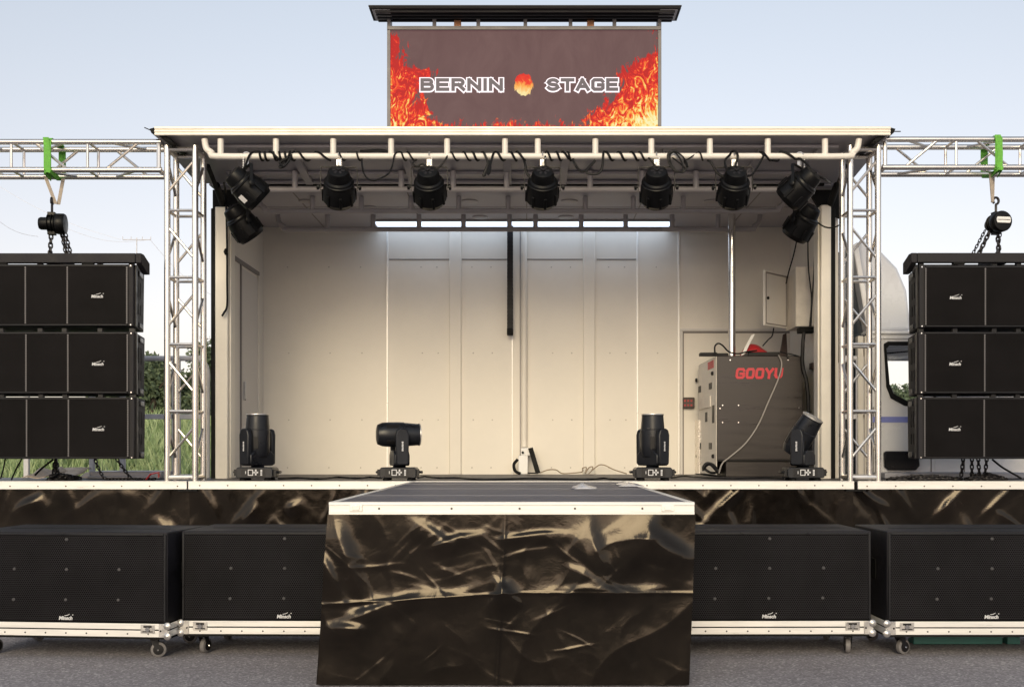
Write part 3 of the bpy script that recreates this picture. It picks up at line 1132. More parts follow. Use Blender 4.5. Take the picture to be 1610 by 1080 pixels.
# ------------------------------------------------------------------ side stages with guard rails
for s, xa, xb, label in ((-1, -6.3, PX(293.5, YE), "low side stage with white edge and black skirt beside the grass bank"),
                         (1, PX(1349, YE), 6.3, "low side stage with white edge and black skirt beside the truck cab")):
    st = thing("side_stage", label, "stage platform", ((xa + xb) / 2, 10.4, 0), group="side stages under the hanging speakers")
    m = MB()
    m.box(xa, xb, YE + .02, 11.15, FLOOR - .07, FLOOR)
    m.build("deck", M['deck'], st, smooth=False)
    m = MB()
    m.box(xa, xb, YE, YE + .018, FLOOR - .068, FLOOR + .004)
    m.box(xa, xb, YE - .003, YE, FLOOR - .066, FLOOR - .052)
    m.box(xa, xb, YE - .003, YE, FLOOR - .008, FLOOR + .003)
    to = m.build("edge_trim", M['trim'], st, bevel=.003)
    m = MB()
    for k in range(14):
        m.lathe([(.007, 0), (.005, .004)], (xa + .08 + k * (xb - xa - .16) / 13, YE, FLOOR - .04), (0, -1, 0), 8)
    m.build("screw", M['screw'], to)
    sheet("skirt", st, xa if s < 0 else mx1 - .01, mx0 + .01 if s < 0 else xb, YE + .062, FLOOR - .07, .02, 240, 46, stage_folds(4.1 + s))
    m = MB()
    bx = PX(280, YE) if s < 0 else PX(1330, YE)
    m.box(bx, bx + .17, YE - .012, YE, FLOOR - .084, FLOOR - .07)
    m.build("joint_bracket", M['rubber'], st)
    for lx in ((xa + .3, xb - .3)):
        m = MB()
        m.cyl((lx, 10.9, 0), (lx, 10.9, FLOOR - .07), .03, 10)
        m.build("leg", M['steel'], st)
    # guard rail along the back edge
    gx = PX(326, 11.05) if s < 0 else PX(1318, 11.05)
    ge = s * 6.25
    g = thing("guard_rail", "pale steel guard rail with curved end " + ("in front of the grass bank" if s < 0 else "in front of the white truck cab"), "guard rail", (gx, 11.05, FLOOR), group="guard rails behind the side stages")
    zt, zm = PZ(563.5, 11.05), PZ(655, 11.05)
    m = MB()
    pts = [(gx, 11.05, FLOOR), (gx, 11.05, zt - .3), (gx, 11.05, zt - .14), (gx + s * .03, 11.05, zt - .05), (gx + s * .12, 11.05, zt), (gx + s * .3, 11.05, zt), (ge, 11.05, zt)]
    m.tube(smooth_path(pts, 5), .026, 12)
    m.build("top_rail", M['pole'], g)
    m = MB()
    m.box(min(gx, ge), max(gx, ge), 11.03, 11.07, zm - .025, zm + .025)
    m.build("middle_rail", M['pole'], g, bevel=.005)
    for px in ((277, 193, 145, 42) if s < 0 else (1352, 1501, 1563)):
        m = MB()
        x = PX(px, 11.05)
        w = .042 if px in (277, 1352) else .026
        m.box(x - w, x + w, 11.03, 11.07, FLOOR, zt)
        m.build("post", M['pole'], g, bevel=.006)

# ------------------------------------------------------------------ catwalk
YK = 5.61
cw = thing("catwalk", "dark catwalk with white edge and shiny wrinkled black sheeting reaching out from the stage", "catwalk", (-.06, 7.6, 0))
kx0, kx1 = PX(517, YK), PX(1092, YK)
CT = PZ(790, YK)
m = MB()
m.box(kx0 + .03, kx1 - .03, YK + .03, YE - .006, CT - .06, CT)
m.build("deck", M['catwalk_deck'], cw, smooth=False)
m = MB()
m.box(kx0, kx1, YK, YK + .03, CT - .062, CT + .004)
m.box(kx0, kx1, YK - .005, YK, CT - .062, CT - .046)
m.box(kx0, kx1, YK - .005, YK, CT - .014, CT + .003)
ft = m.build("edge_trim", M['trim'], cw, bevel=.003)
for px in (560, 1050):
    m = MB()
    x = PX(px, YK)
    m.box(x - .032, x + .032, YK - .008, YK - .002, CT - .045, CT - .008)
    m.box(x - .018, x + .018, YK - .012, YK - .008, CT - .038, CT - .014)
    m.build("latch", M['trim'], ft, bevel=.002)
for px in (596, 710, 817, 904, 1010):
    m = MB()
    m.lathe([(.006, 0), (.004, .004)], (PX(px, YK), YK - .001, CT - .03), (0, -1, 0), 8)
    m.build("screw", M['screw'], ft)
for xa, xb in ((kx0, kx0 + .03), (kx1 - .03, kx1)):
    m = MB()
    m.box(xa, xb, YK + .03, YE - .006, CT - .062, CT + .004)
    m.build("edge_trim", M['trim'], cw, bevel=.003)
for Y in (6.53, 7.75, 8.9):
    m = MB()
    m.box(kx0 + .03, kx1 - .03, Y, Y + .012, CT, CT + .0012)
    m.build("panel_seam", M['seam'], cw)
for xa in (kx0 + .06, kx1 - .06):
    for Y in (6.6, 8.6):
        m = MB()
        m.cyl((xa, Y, 0), (xa, Y, CT - .06), .024, 10)
        m.build("leg", M['steel'], cw)
WK = kx1 - kx0


CRS = []
_rr = random.Random(12)
for k in range(60):
    CRS.append((_rr.uniform(0, WK), .85 * _rr.uniform(0, 1) ** 1.1, _rr.choice((-1, 1)) * _rr.uniform(.05, 1.2), _rr.uniform(.008, .035), _rr.uniform(.0005, .003), _rr.uniform(.06, .28)))
# the big pulls: from the corners, the middle clip and along the packing folds
CRS += [(.12, .22, 1.15, .10, .034, .32), (.05, .34, .9, .07, .028, .25), (.22, .50, -.35, .08, .016, .25), (.55, .10, .5, .06, .018, .22), (.66, .14, -.3, .05, .016, .2),
        (1.62, .10, 2.1, .14, .038, .34), (1.74, .16, .75, .09, .036, .2), (1.38, .18, 1.25, .10, .024, .34), (1.36, .34, .5, .07, .016, .22), (1.05, .09, -.1, .04, .014, .22), (.93, .40, .7, .05, .016, .12), (.9, .41, -.7, .05, .016, .12),
        (.14, .60, .12, .07, .026, .14), (1.45, .385, .03, .05, .012, .42), (.45, .43, -.14, .05, .014, .50)]


def catwalk_folds(x, v):
    n = noise.noise
    z = v * .87
    xm = WK * .485
    s = .013 * n(Vector((x * 1.2, z * 1.2, 2.2))) - .026 * (z / .87) + .0036 * n(Vector((x * 4, z * 4, 7.1))) + .0016 * abs(n(Vector((x * 9, z * 7, 1)))) + .0007 * n(Vector((x * 19, z * 17, 1))) + .007 * ridge(x * 2.3 + z, z * 2.1, 5.5) ** 3 * min(1, z * 2) + .004 * ridge(x * 4.1 - z, z * 3.7, 8.5) ** 3
    s += .004 * max(0, 1 - abs(x - xm) / .014) + .010 * math.exp(-abs(x - xm) / .06)
    zf = .405 + (.055 * (xm - x) / xm if x < xm else -.004)
    s += .0035 * max(0, 1 - abs(z - zf) / .012) + .008 * math.exp(-abs(z - zf) / .035) * (.25 + 1.5 * abs(n(Vector((x * 1.7, 4, 4)))))
    for (ox, oz, an, w, amp, ln) in CRS:
        if abs(x - ox) < ln + .02 and abs(z - oz) < ln + .02:
            s += crease(x, z, an, ox, oz, w, amp, ln)
    return .03 + .85 * s * min(1, .45 + v * 4)


sheet("skirt", cw, kx0 - .004, kx1 + .004, YK + .022, CT - .06, .01, 300, 170, catwalk_folds, flare=.03, xspread=(-.055, -.035))
for s, x in ((-1, kx0), (1, kx1)):
    vs, fs = [], []
    nx, nz = 120, 40
    hh = stage_folds(8.3 + s)
    for j in range(nz + 1):
        v = j / nz
        for i in range(nx + 1):
            y = YK - .0 + (YE + .05 - YK) * i / nx
            tp = min(1, i / 6)
            near = max(0.0, 1 - i / 24)
            base = -(.004 + .055 * v * near) if s < 0 else .004 - .035 * v * near
            vs.append((x + base + s * tp * (.010 * v + .6 * hh(y, v)), y - .03 * v ** 1.3 * (1 - tp), CT - .06 + (.01 - CT + .06) * v))
    for j in range(nz):
        for i in range(nx):
            a = j * (nx + 1) + i
            fs.append((a, a + 1, a + nx + 2, a + nx + 1))
    m = MB()
    m.add(vs, fs)
    m.build("skirt", M['skirt'], cw, angle=60)

# plastic scraps on the catwalk
def scrap(label, px, py, w, d, h, seed, curl=0):
    Y = (EYE - CT) * F / (py - CY)
    x0 = PX(px, Y)
    m = MB()
    n = 12
    vs, fs = [], []
    for j in range(n + 1):
        for i in range(n + 1):
            u, v = i / n - .5, j / n - .5
            e = max(0, 1 - (abs(u) * 2) ** 2) * max(0, 1 - (abs(v) * 2) ** 2)
            z = CT + .006 + h * e * (0.5 + .7 * abs(noise.noise(Vector((u * 4, v * 4, seed)))) * 2)
            vs.append((x0 + u * w + .05 * noise.noise(Vector((u * 3, v * 3, seed + 4))), Y + v * d, z))
    for j in range(n):
        for i in range(n):
            a = j * (n + 1) + i
            fs.append((a, a + 1, a + n + 2, a + n + 1))
    m.add(vs, fs)
    o = m.build("plastic_scrap", M['tape'])
    sm = o.modifiers.new("solid", 'SOLIDIFY')
    sm.thickness = .002
    tag(o, label, "plastic scrap", "plastic scraps on the catwalk")


scrap("crumpled peaked white plastic scrap lying out on the catwalk deck", 917, 768, .16, .4, .035, 3)
scrap("flat clear plastic scrap at the corner where the catwalk meets the stage", 988, 763, .16, .7, .02, 8)

# ------------------------------------------------------------------ truss towers
TY = 9.772
HS = .1225


def truss_tower():
    t = thing("truss_tower", "", "truss tower", (0, 0, 0), group="truss towers holding up the roof flap")
    H = 2.94
    for x in (-HS, HS):
        for y in (-HS, HS):
            m = MB()
            m.cyl((x, y, .0), (x, y, H), .0272, 14)
            c = m.build("chord", M['alu'], t)
    rz = [.032, .612, 1.199, 1.786, 2.373, H - .03]
    faces = [((-HS, -HS), (HS, -HS)), ((HS, -HS), (HS, HS)), ((HS, HS), (-HS, HS)), ((-HS, HS), (-HS, -HS))]
    for fi, (a, b_) in enumerate(faces):
        for k, z in enumerate(rz):
            m = MB()
            r = .022 if k in (0, 5) else .0132
            m.cyl((*a, z), (*b_, z), r, 8)
            m.build("rung", M['alu'], t)
        for k in range(5):
            z0 = rz[k] + .155
            z1 = z0 + .295
            m = MB()
            if k % 2 == 0:
                m.cyl((*a, z0), (*b_, z1), .0125, 8)
            else:
                m.cyl((*a, z1), (*b_, z0), .0125, 8)
            m.build("brace", M['alu'], t)
    return t


tw = truss_tower()
tw.location = (PX(285, 9.65), TY, FLOOR + .004)
tw["label"] = "silver square truss tower holding the roof corner nearer the grass bank"
tw2 = copy_tree(tw)
tw2.location = (PX(1358.5, 9.65), TY, FLOOR + .004)
tw2["label"] = "silver square truss tower holding the roof corner in front of the truck cab"


def truss_beam():
    t = thing("truss_beam", "", "truss beam", (0, 0, 0), group="truss beams reaching out from the towers")
    L = 2.6
    for y in (-HS, HS):
        for z in (-HS, HS):
            m = MB()
            m.cyl((0, y, z), (L, y, z), .0245, 14)
            m.build("chord", M['alu'], t)
    xs = [.025, .65, 1.32, 1.98, L - .03]
    faces = [((-HS, -HS), (-HS, HS)), ((-HS, HS), (HS, HS)), ((HS, HS), (HS, -HS)), ((HS, -HS), (-HS, -HS))]
    for fi, (a, b_) in enumerate(faces):
        for k, x in enumerate(xs):
            m = MB()
            m.cyl((x, *a), (x, *b_), .02 if k in (0, 4) else .0128, 8)
            m.build("rung", M['alu'], t)
        for k in range(4):
            x0 = xs[k] + .17
            x1 = x0 + .3
            m = MB()
            if k % 2 == 0:
                m.cyl((x0, *a), (x1, *b_), .0125, 8)
            else:
                m.cyl((x1, *a), (x0, *b_), .0125, 8)
            m.build("brace", M['alu'], t)
    return t


ZL, ZR = 3.79, 3.812
tb = truss_beam()
tb.location = (PX(1387, 9.65), TY, ZR)
tb["label"] = "silver horizontal truss beam carrying the hoist with the white plate"
tb2 = copy_tree(tb)
tb2.location = (PX(254, 9.65), TY, ZL)
tb2.rotation_euler = (0, 0, math.pi)
tb2["label"] = "silver horizontal truss beam carrying the all black drum hoist"

# ------------------------------------------------------------------ slings and hoists
for s, px, zb, hz, label in ((-1, 77, ZL, PZ(321, TY), "bright green webbing sling with spread pale legs around the truss by the grass bank side"),
                             (1, 1568, ZR, PZ(318, TY), "bright green webbing sling with twisted narrow legs around the truss by the cab side")):
    x = PX(px, 9.65)
    g = thing("lifting_sling", label, "lifting sling", (x, TY, zb), group="green slings around the truss beams")
    o = HS + .031
    m = MB()
    pts = [(x, TY - o, zb + o - .03), (x, TY - o, zb - o + .03), (x, TY - o + .03, zb - o), (x, TY + o - .03, zb - o), (x, TY + o, zb - o + .03), (x, TY + o, zb + o - .03), (x, TY + o - .03, zb + o), (x, TY - o + .03, zb + o), (x, TY - o, zb + o - .03)]
    m.strap(pts, .064, .006, (1, 0, 0))
    m.strap([(x - .012, TY - o - .006, zb + o), (x + .008, TY - o - .007, zb), (x + .004, TY - o - .006, zb - o)], .05, .004, (1, 0, 0))
    m.build("loop", M['green_web'], g)
    m = MB()
    m.strap([(x - .04, TY - o + .02, zb - o + .035), (x + .03, TY - o - .012, zb - o + .01), (x + .045, TY - .03, zb - o - .02)], .035, .006, (.3, 0, 1))
    m.strap([(x + .04, TY - o + .02, zb - o + .04), (x - .02, TY - o - .014, zb - o), (x - .02, TY - .03, zb - o - .03)], .03, .006, (.3, 0, 1))
    m.build("choke", M['green_web'], g)
    m = MB()
    xe = x + .015
    sp = .065 if s < 0 else .03
    for k, dx in enumerate((-sp, sp * .95)):
        m.strap([(x + dx, TY - .05 + .08 * k, zb - o - .005), (xe + dx * .12, TY + .02 * k, hz)], .03, .007, (1, .3, 0))
    m.build("leg", M['grey_web'], g)

# hoist, built facing its axis along x
def hoist():
    t = thing("chain_hoist", "", "chain hoist", (0, 0, 0), group="chain hoists under the truss beams")
    m = MB()
    m.lathe([(.06, .02), (.088, .026), (.092, .04), (.092, .09), (.084, .104), (.05, .108)], (0, 0, 0), (1, 0, 0), 28)
    m.lathe([(.03, -.125), (.048, -.12), (.056, -.105), (.056, -.05)], (0, 0, 0), (1, 0, 0), 24)
    b = m.build("drum", M['lamp_black'], t)
    m = MB()
    for x in (-.045, -.012, .012):
        m.lathe([(.082, x), (.086, x + .004), (.082, x + .008)], (0, 0, 0), (1, 0, 0), 24)
    m.box(-.045, .02, -.03, .03, .07, .1)
    m.box(-.045, .02, -.03, .03, -.1, -.07)
    m.lathe([(.066, -.045), (.066, .02)], (0, 0, 0), (1, 0, 0), 20)
    m.build("frame", M['lamp_black'], t, bevel=.003)
    m = MB()
    c = [Vector((-.012 + .0 * k, .026 * math.cos(a), .2 + .03 * math.sin(a))) for k, a in enumerate([R(q) for q in range(-90, 240, 20)])]
    m.tube([(-.012, 0, .09), (-.012, 0, .17)] + c, .011, 8)
    m.build("hook", M['chain'], t)
    return t


h1 = hoist()
hx, hzc = PX(84, TY), PZ(352, TY)
h1.location = (hx, TY, hzc)
h1.rotation_euler = (0, 0, R(8))
h1["label"] = "black chain hoist with bare round drums above the speakers by the grass bank"
h2 = copy_tree(h1)
hx2, hz2 = PX(1567, TY), PZ(351, TY)
h2.location = (hx2, TY, hz2)
h2.rotation_euler = (0, 0, R(-82))
h2["label"] = "black chain hoist with a white plate on its end above the speakers by the cab"
m = MB()
m.prism([(-.066, -.012), (-.058, -.026), (.058, -.026), (.066, -.012), (.066, .012), (.058, .026), (-.058, .026), (-.066, .012)], 0, .004)
pl = m.build("plate", M['white'], h2, world=False)
pl.rotation_euler = (0, 0, R(90))
pl.location = (.113, 0, .008)
m = MB()
m.box(-.06, .06, -.0005, 0, -.003, .003)
p2 = m.build("plate_slot", M['black'], pl, world=False)

# load and hand chains (children of the hoists, in world places)
FZ = PZ(398, 9.55)


def chain_part(root, name, path, **k):
    m = MB()
    m.chain(path, **k)
    o = m.build(name, M['chain'], None)
    o.parent = root
    o.matrix_parent_inverse = (Matrix.Translation(root.location) @ root.rotation_euler.to_matrix().to_4x4()).inverted()
    return o


yb = 10.09
chain_part(h1, "load_chain", [(hx - .02, TY, hzc - .09), (hx - .03, TY, FZ + .02)], link=.05, r=.008, wid=.016)
m = MB()
m.lathe([(.012, 0), (.022, .02), (.022, .05), (.012, .07)], (hx - .028, TY, hzc - .19), (0, 0, 1), 10)
for (a, b_) in (((.05, 0), (.075, .01)), ((.085, .02), (.125, .04))):
    chain_part(h1, "hand_chain", [(hx + a[0], TY + .05, hzc - .07), (hx + b_[0], TY + .12, FZ - .02)], link=.042, r=.006, wid=.013)
chain_part(h1, "hand_chain", [(hx + .06, TY + .05, hzc - .07), (hx + .105, TY + .1, FZ - .02)], link=.042, r=.006, wid=.013)
chain_part(h2, "load_chain", [(hx2 - .06, TY, hz2 - .07), (hx2 - .16, TY, FZ + .03)], link=.05, r=.009, wid=.016)
chain_part(h2, "load_chain", [(hx2 + .01, TY, hz2 - .08), (hx2 + .02, TY, FZ + .03)], link=.05, r=.009, wid=.016)
chain_part(h2, "hand_chain", [(hx2 - .08, TY + .05, hz2 - .05), (hx2 - .21, TY + .1, FZ - .02)], link=.036, r=.005, wid=.012)
chain_part(h2, "hand_chain", [(hx2 + .06, TY + .05, hz2 - .05), (hx2 + .03, TY + .1, FZ - .02)], link=.036, r=.005, wid=.012)
ZD = FLOOR + .012
for px0, px1, l in ((86, 90, .05), (90, 85, .05)):
    chain_part(h1, "load_chain", [P(px0, 700, yb), P(px1, 742, yb)], link=l, r=.008, wid=.016)
chain_part(h1, "hand_chain", [P(144, 700, yb), P(152, 730, yb), (PX(166, yb), yb - .04, ZD), (PX(190, yb), yb - .05, ZD), (PX(214, yb), yb - .02, ZD)], link=.042, r=.006, wid=.013)
chain_part(h1, "hand_chain", [P(172, 700, yb), P(187, 727, yb), (PX(206, yb), yb, ZD), (PX(232, yb), yb - .1, ZD), (PX(246, yb), yb - .03, ZD)], link=.042, r=.006, wid=.013)
for a, b_ in ((1516, 1511), (1528, 1528), (1537, 1540), (1553, 1548)):
    chain_part(h2, "hand_chain" if a in (1516, 1553) else "load_chain", [P(a, 700, yb), P((a + b_) / 2, 730, yb), (PX(b_, yb), yb, ZD + .02)], link=.045, r=.007, wid=.014)


def chain_pile(root, px0, px1, y, n, hmax, seed):
    random.seed(seed)
    pts = []
    x0, x1 = PX(px0, y), PX(px1, y)
    for k in range(n):
        u = random.random()
        prof_ = math.sin(math.pi * u)
        pts.append((x0 + (x1 - x0) * u, y + random.uniform(-.1, .1), ZD + hmax * prof_ * random.random()))
    chain_part(root, "chain_pile", pts, link=.045, r=.007, wid=.014)


chain_pile(h1, 72, 124, 10.0, 26, .05, 3)
chain_pile(h2, 1515, 1580, 9.95, 36, .06, 4)
chain_pile(h2, 1390, 1520, 9.9, 40, .035, 6)
random.seed(9)

# ------------------------------------------------------------------ line array speakers
CWH, CHT, CDP = .745, .535, .5


def line_cabinet():
    t = thing("line_array_speaker", "", "speaker", (0, 0, 0))
    m = MB()
    poly = [(-CWH, 0), (-CWH, .05), (-CWH + .085, CDP), (CWH - .085, CDP), (CWH, .05), (CWH, 0)]
    n = len(poly)
    vs = [Vector((x, y, 0)) for x, y in poly] + [Vector((x, y + (.02 if y > .1 else 0), CHT)) for x, y in poly]
    fs = [tuple(range(n)), tuple(range(2 * n - 1, n - 1, -1))] + [((i + 1) % n, i, n + i, n + (i + 1) % n) for i in range(n)]
    m.add(vs, fs)
    m.build("cabinet", M['cab_black'], t, bevel=.006)
    ge = CWH - .05
    for a, b_ in ((-ge, -.182), (-.18, .18), (.182, ge)):
        m = MB()
        m.box(a + .004, b_ - .004, -.014, .0, .018, CHT - .02)
        g = m.build("grille", M['grille_fine'], t)
        if abs(a) > .2 or b_ > .2:
            cx = (a + b_) / 2
            lg = text("Minsch", .036, M['white_print'], "logo", g, (cx, -.016, CHT * .475), .001, .001, .15, 1.0)
            m = MB()
            m.strap([(cx - .01, -.016, CHT * .475 + .017), (cx + .014, -.016, CHT * .475 + .022), (cx + .03, -.016, CHT * .475 + .03)], .004, .002, (0, 0, 1))
            m.box(cx + .05, cx + .057, -.017, -.015, CHT * .475 + .022, CHT * .475 + .028)
            m.build("logo_swoosh", M['white_print'], g)
    for x in (-ge, -.181, .181, ge):
        m = MB()
        for k in range(25):
            z = .028 + k * (CHT - .06) / 24
            m.box(x - .007, x + .007, -.017, -.0145, z - .005, z + .005)
        m.box(x - .004, x + .004, -.0155, -.013, .02, CHT - .022)
        m.build("grille_trim", M['seam_grey'], t)
    m = MB()
    m.box(-ge, ge, -.016, 0, CHT - .018, CHT - .008)
    m.box(-ge, ge, -.016, 0, .006, .016)
    m.build("front_edge", M['black_gloss'], t, bevel=.002)
    for x in (-CWH + .022, CWH - .022):
        for z in (.012, CHT - .012):
            m = MB()
            m.lathe([(.007, 0), (.006, .004)], (x, 0, z), (0, -1, 0), 10)
            m.build("bolt", M['chrome'], t)
    ang = math.atan2(.085, CDP - .05)
    for s in (-1, 1):
        B = Matrix.Translation((s * CWH, .05, 0)) @ Matrix.Rotation(s * ang, 4, 'Z')
        for y in (.12, .25):
            for z0, z1 in ((.13, .22), (.28, .42)):
                m = MB()
                m.box(-.004, .004, y, y + .05, z0, z1, B)
                m.build("side_slot", M['rubber'], t, bevel=.003)
        m = MB()
        for z in (.03, CHT - .05):
            m.box(-.012, .012, .16, .38, z - .02, z + .03, B)
        m.build("side_handle", M['black_gloss'], t, bevel=.01)
        m = MB()
        m.box(-.008, .01, .0, .04, .0, CHT, B)
        m.build("side_rail", M['black_gloss'], t, bevel=.003)
    for x in (-CWH + .03, -.42, -.08, .13, .44, CWH - .03):
        m = MB()
        m.box(x - .02, x + .02, .03, .07, CHT, CHT + .034)
        m.build("rigging_link", M['black_gloss'], t)
    return t


AY = 9.5
lc0 = line_cabinet()
places = [(-1, k) for k in range(3)] + [(1, k) for k in range(3)]
nm = ["topmost", "middle", "lowest"]
for i, (s, k) in enumerate(places):
    o = lc0 if i == 0 else copy_tree(lc0)
    px = 74 if s < 0 else 1581
    zt = [PZ(415.5, AY), PZ(521.5, AY), PZ(624, AY)][k] - (0 if s < 0 else .012 * (k == 0))
    o.location = (PX(px, AY), AY + .012 * k, zt - CHT)
    for g in [c for c in o.children if c.name.startswith("grille") and c.children]:
        if i and (sum(v.co.x for v in g.data.vertices) > 0) == (s > 0):      # the outer badge is out of the picture
            for b_ in list(g.children):
                bpy.data.objects.remove(b_)
    o["label"] = nm[k] + " black hanging line array speaker " + ("in the stack by the grass bank" if s < 0 else "in the stack by the truck cab")
    o["group"] = "hanging line array speakers"


def fly_frame():
    t = thing("flying_frame", "", "flying frame", (0, 0, 0), group="flying frames over the hanging speakers")
    m = MB()
    m.box(-CWH - .02, CWH + .02, -.01, .05, 0, .083)
    m.build("front_bar", M['cab_black'], t, bevel=.005)
    for s in (-1, 1):
        m = MB()
        x0 = s * (CWH + .022)
        m.prism_x([(-.01, .0), (-.01, .083), (.06, .083), (.21, .03), (.21, -.07), (.15, -.07)], min(x0, x0 + s * .05), max(x0, x0 + s * .05))
        m.build("side_bar", M['cab_black'], t, bevel=.005)
    m = MB()
    m.box(-CWH + .06, CWH - .06, .44, .5, 0, .06)
    m.build("rear_bar", M['cab_black'], t, bevel=.005)
    m = MB()
    m.box(-.06, .06, .05, .44, 0.01, .07)
    m.build("spine", M['cab_black'], t, bevel=.005)
    for x in (-.4, .35):
        m = MB()
        m.box(x - .05, x + .05, -.004, .03, -.012, 0)
        m.build("clip", M['rubber'], t)
    return t


ff = fly_frame()
ff.location = (PX(74, AY), AY, PZ(413.5, AY))
ff["label"] = "black steel flying frame on top of the speakers by the grass bank"
ff2 = copy_tree(ff)
ff2.location = (PX(1581, AY), AY, PZ(413, AY))
ff2["label"] = "black steel flying frame on top of the speakers by the truck cab"

for g in [c for c in lc0.children if c.name.startswith("grille") and c.children]:
    if sum(v.co.x for v in g.data.vertices) < 0:
        for b_ in list(g.children):
            bpy.data.objects.remove(b_)

# ------------------------------------------------------------------ subwoofers on dollies
SW, SD, SH = 1.204, .63, .52


def subwoofer():
    t = thing("subwoofer", "", "speaker", (0, 0, 0))
    m = MB()
    m.box(-SW / 2, SW / 2, 0, SD, 0, SH)
    m.build("cabinet", M['cab_black'], t, bevel=.006)
    m = MB()
    m.box(-SW / 2 + .02, SW / 2 - .02, -.012, 0, .008, SH - .022)
    g = m.build("grille", M['grille_sub'], t)
    m = MB()
    for s in (-1, 1):
        m.box(s * (SW / 2 - .012) - .007, s * (SW / 2 - .012) + .007, -.014, 0, .006, SH - .012)
    m.box(-SW / 2 + .02, SW / 2 - .02, -.014, 0, SH - .02, SH - .008)
    m.build("grille_trim", M['seam_grey'] if False else M['black_gloss'], t, bevel=.003)
    for x, z in ((-.31, .305), (.005, .305), (.32, .307), (-.315, .128), (0, .13), (.315, .132), (.005, .478)):
        m = MB()
        m.lathe([(.009, 0), (.009, .003), (.006, .005)], (x, -.012, z), (0, -1, 0), 10)
        m.build("bolt", M['screw'], t)
    text("Minsch", .029, M['white_print'], "logo", g, (0, -.014, .024), .001, .001, .15, 1.0)
    m = MB()
    m.strap([(-.006, -.014, .038), (.011, -.014, .041), (.024, -.014, .048)], .0035, .002, (0, 0, 1))
    m.box(.04, .046, -.0145, -.013, .041, .046)
    m.build("logo_swoosh", M['white_print'], g)
    for s in (-1, 1):
        m = MB()
        m.box(s * SW / 2 - .004, s * SW / 2 + .004, .2, .42, .22, .34)
        m.build("side_handle", M['rubber'], t, bevel=.004)
    m = MB()
    m.box(-SW / 2 + .1, SW / 2 - .1, .28, .286, SH, SH + .002)
    m.build("top_seam", M['rubber'], t)
    return t


def dolly():
    t = thing("speaker_dolly", "", "dolly", (0, 0, 0))
    W, D = SW + .02, SD + .03
    z0, z1 = .118, .208
    m = MB()
    m.box(-W / 2 + .004, W / 2 - .004, .004, D - .004, z0, z1 - .002)
    m.build("board", M['rubber'], t)
    for a, b_ in ((.131, .168), (.175, .208)):
        m = MB()
        for (xa, xb, ya, yb_) in ((-W / 2, W / 2, 0, .004), (-W / 2, W / 2, D - .004, D), (-W / 2, -W / 2 + .004, .004, D - .004), (W / 2 - .004, W / 2, .004, D - .004)):
            m.box(xa, xb, ya, yb_, a, b_)
        r = m.build("edge_rail", M['trim'], t, bevel=.0015)
        if a < .15:
            m = MB()
            for k in range(9):
                m.lathe([(.005, 0), (.004, .003)], (-W / 2 + .12 + k * (W - .24) / 8, 0, .149), (0, -1, 0), 8)
            m.build("rivet", M['screw'], r)
    for x in (-.49, .49):
        m = MB()
        m.box(x - .042, x + .042, -.004, -.0005, .153, .203)
        la = m.build("latch", M['steel'], t, bevel=.002)
        m = MB()
        m.box(x - .03, x + .03, -.006, -.004, .16, .166)
        m.box(x - .024, x + .024, -.006, -.004, .186, .197)
        m.build("latch_slot", M['black'], la)
        m = MB()
        m.lathe([(.016, 0), (.013, .005)], (x, -.004, .176), (0, -1, 0), 14)
        m.build("latch_dial", M['chrome'], la)
    for s in (-1, 1):
        m = MB()
        for z in (.138, .195):
            m.lathe([(.024, 0), (.021, .008), (.012, .014), (.002, .017)], (s * (W / 2 - .006), .002, z), (0, -1, 0), 16)
        m.box(s * (W / 2 - .03) - .026, s * (W / 2 - .03) + .026, -.005, 0, .13, .209)
        co = m.build("ball_corner", M['steel'], t, bevel=.002)
        m = MB()
        m.lathe([(.006, 0), (.004, .003)], (s * (W / 2 - .045), -.005, .168), (0, -1, 0), 8)
        m.build("rivet", M['black'], co)
    for i, (x, y, yaw) in enumerate(((-.5, .09, 72), (.49, .09, 20), (-.5, D - .1, 40), (.49, D - .1, 10))):
        c = MB()
        c.lathe([(.03, .118), (.03, .108), (.022, .1)], (0, 0, 0), (0, 0, 1), 14)
        for s in (-1, 1):
            c.prism([(-.022, .104), (.022, .104), (.032, .04), (.018, .032), (-.002, .07)], s * .021 - .0015, s * .021 + .0015)
        c.cyl((.024, -.024, .045), (.024, .024, .045), .006, 8)
        co = c.build("caster", M['black_gloss'], t, world=False)
        co.location = (x, y, 0)
        co.rotation_euler = (0, 0, R(yaw))
        w = MB()
        w.lathe([(.036, -.016), (.044, -.012), (.045, 0), (.044, .012), (.036, .016)], (.024, 0, .0455), (0, 1, 0), 28)
        w.build("wheel", M['wheel'], co, world=False)
        w = MB()
        for s in (-1, 1):
            w.lathe([(.03, .0), (.03, .003), (.012, .005)], (.024, s * .016, .0455), (0, s, 0), 18)
        w.build("hub", M['black'], co, world=False)
        w = MB()
        w.lathe([(.007, 0), (.005, .004)], (.024, -.025, .045), (0, -1, 0), 8)
        w.build("axle_cap", M['chrome'], co, world=False)
    return t


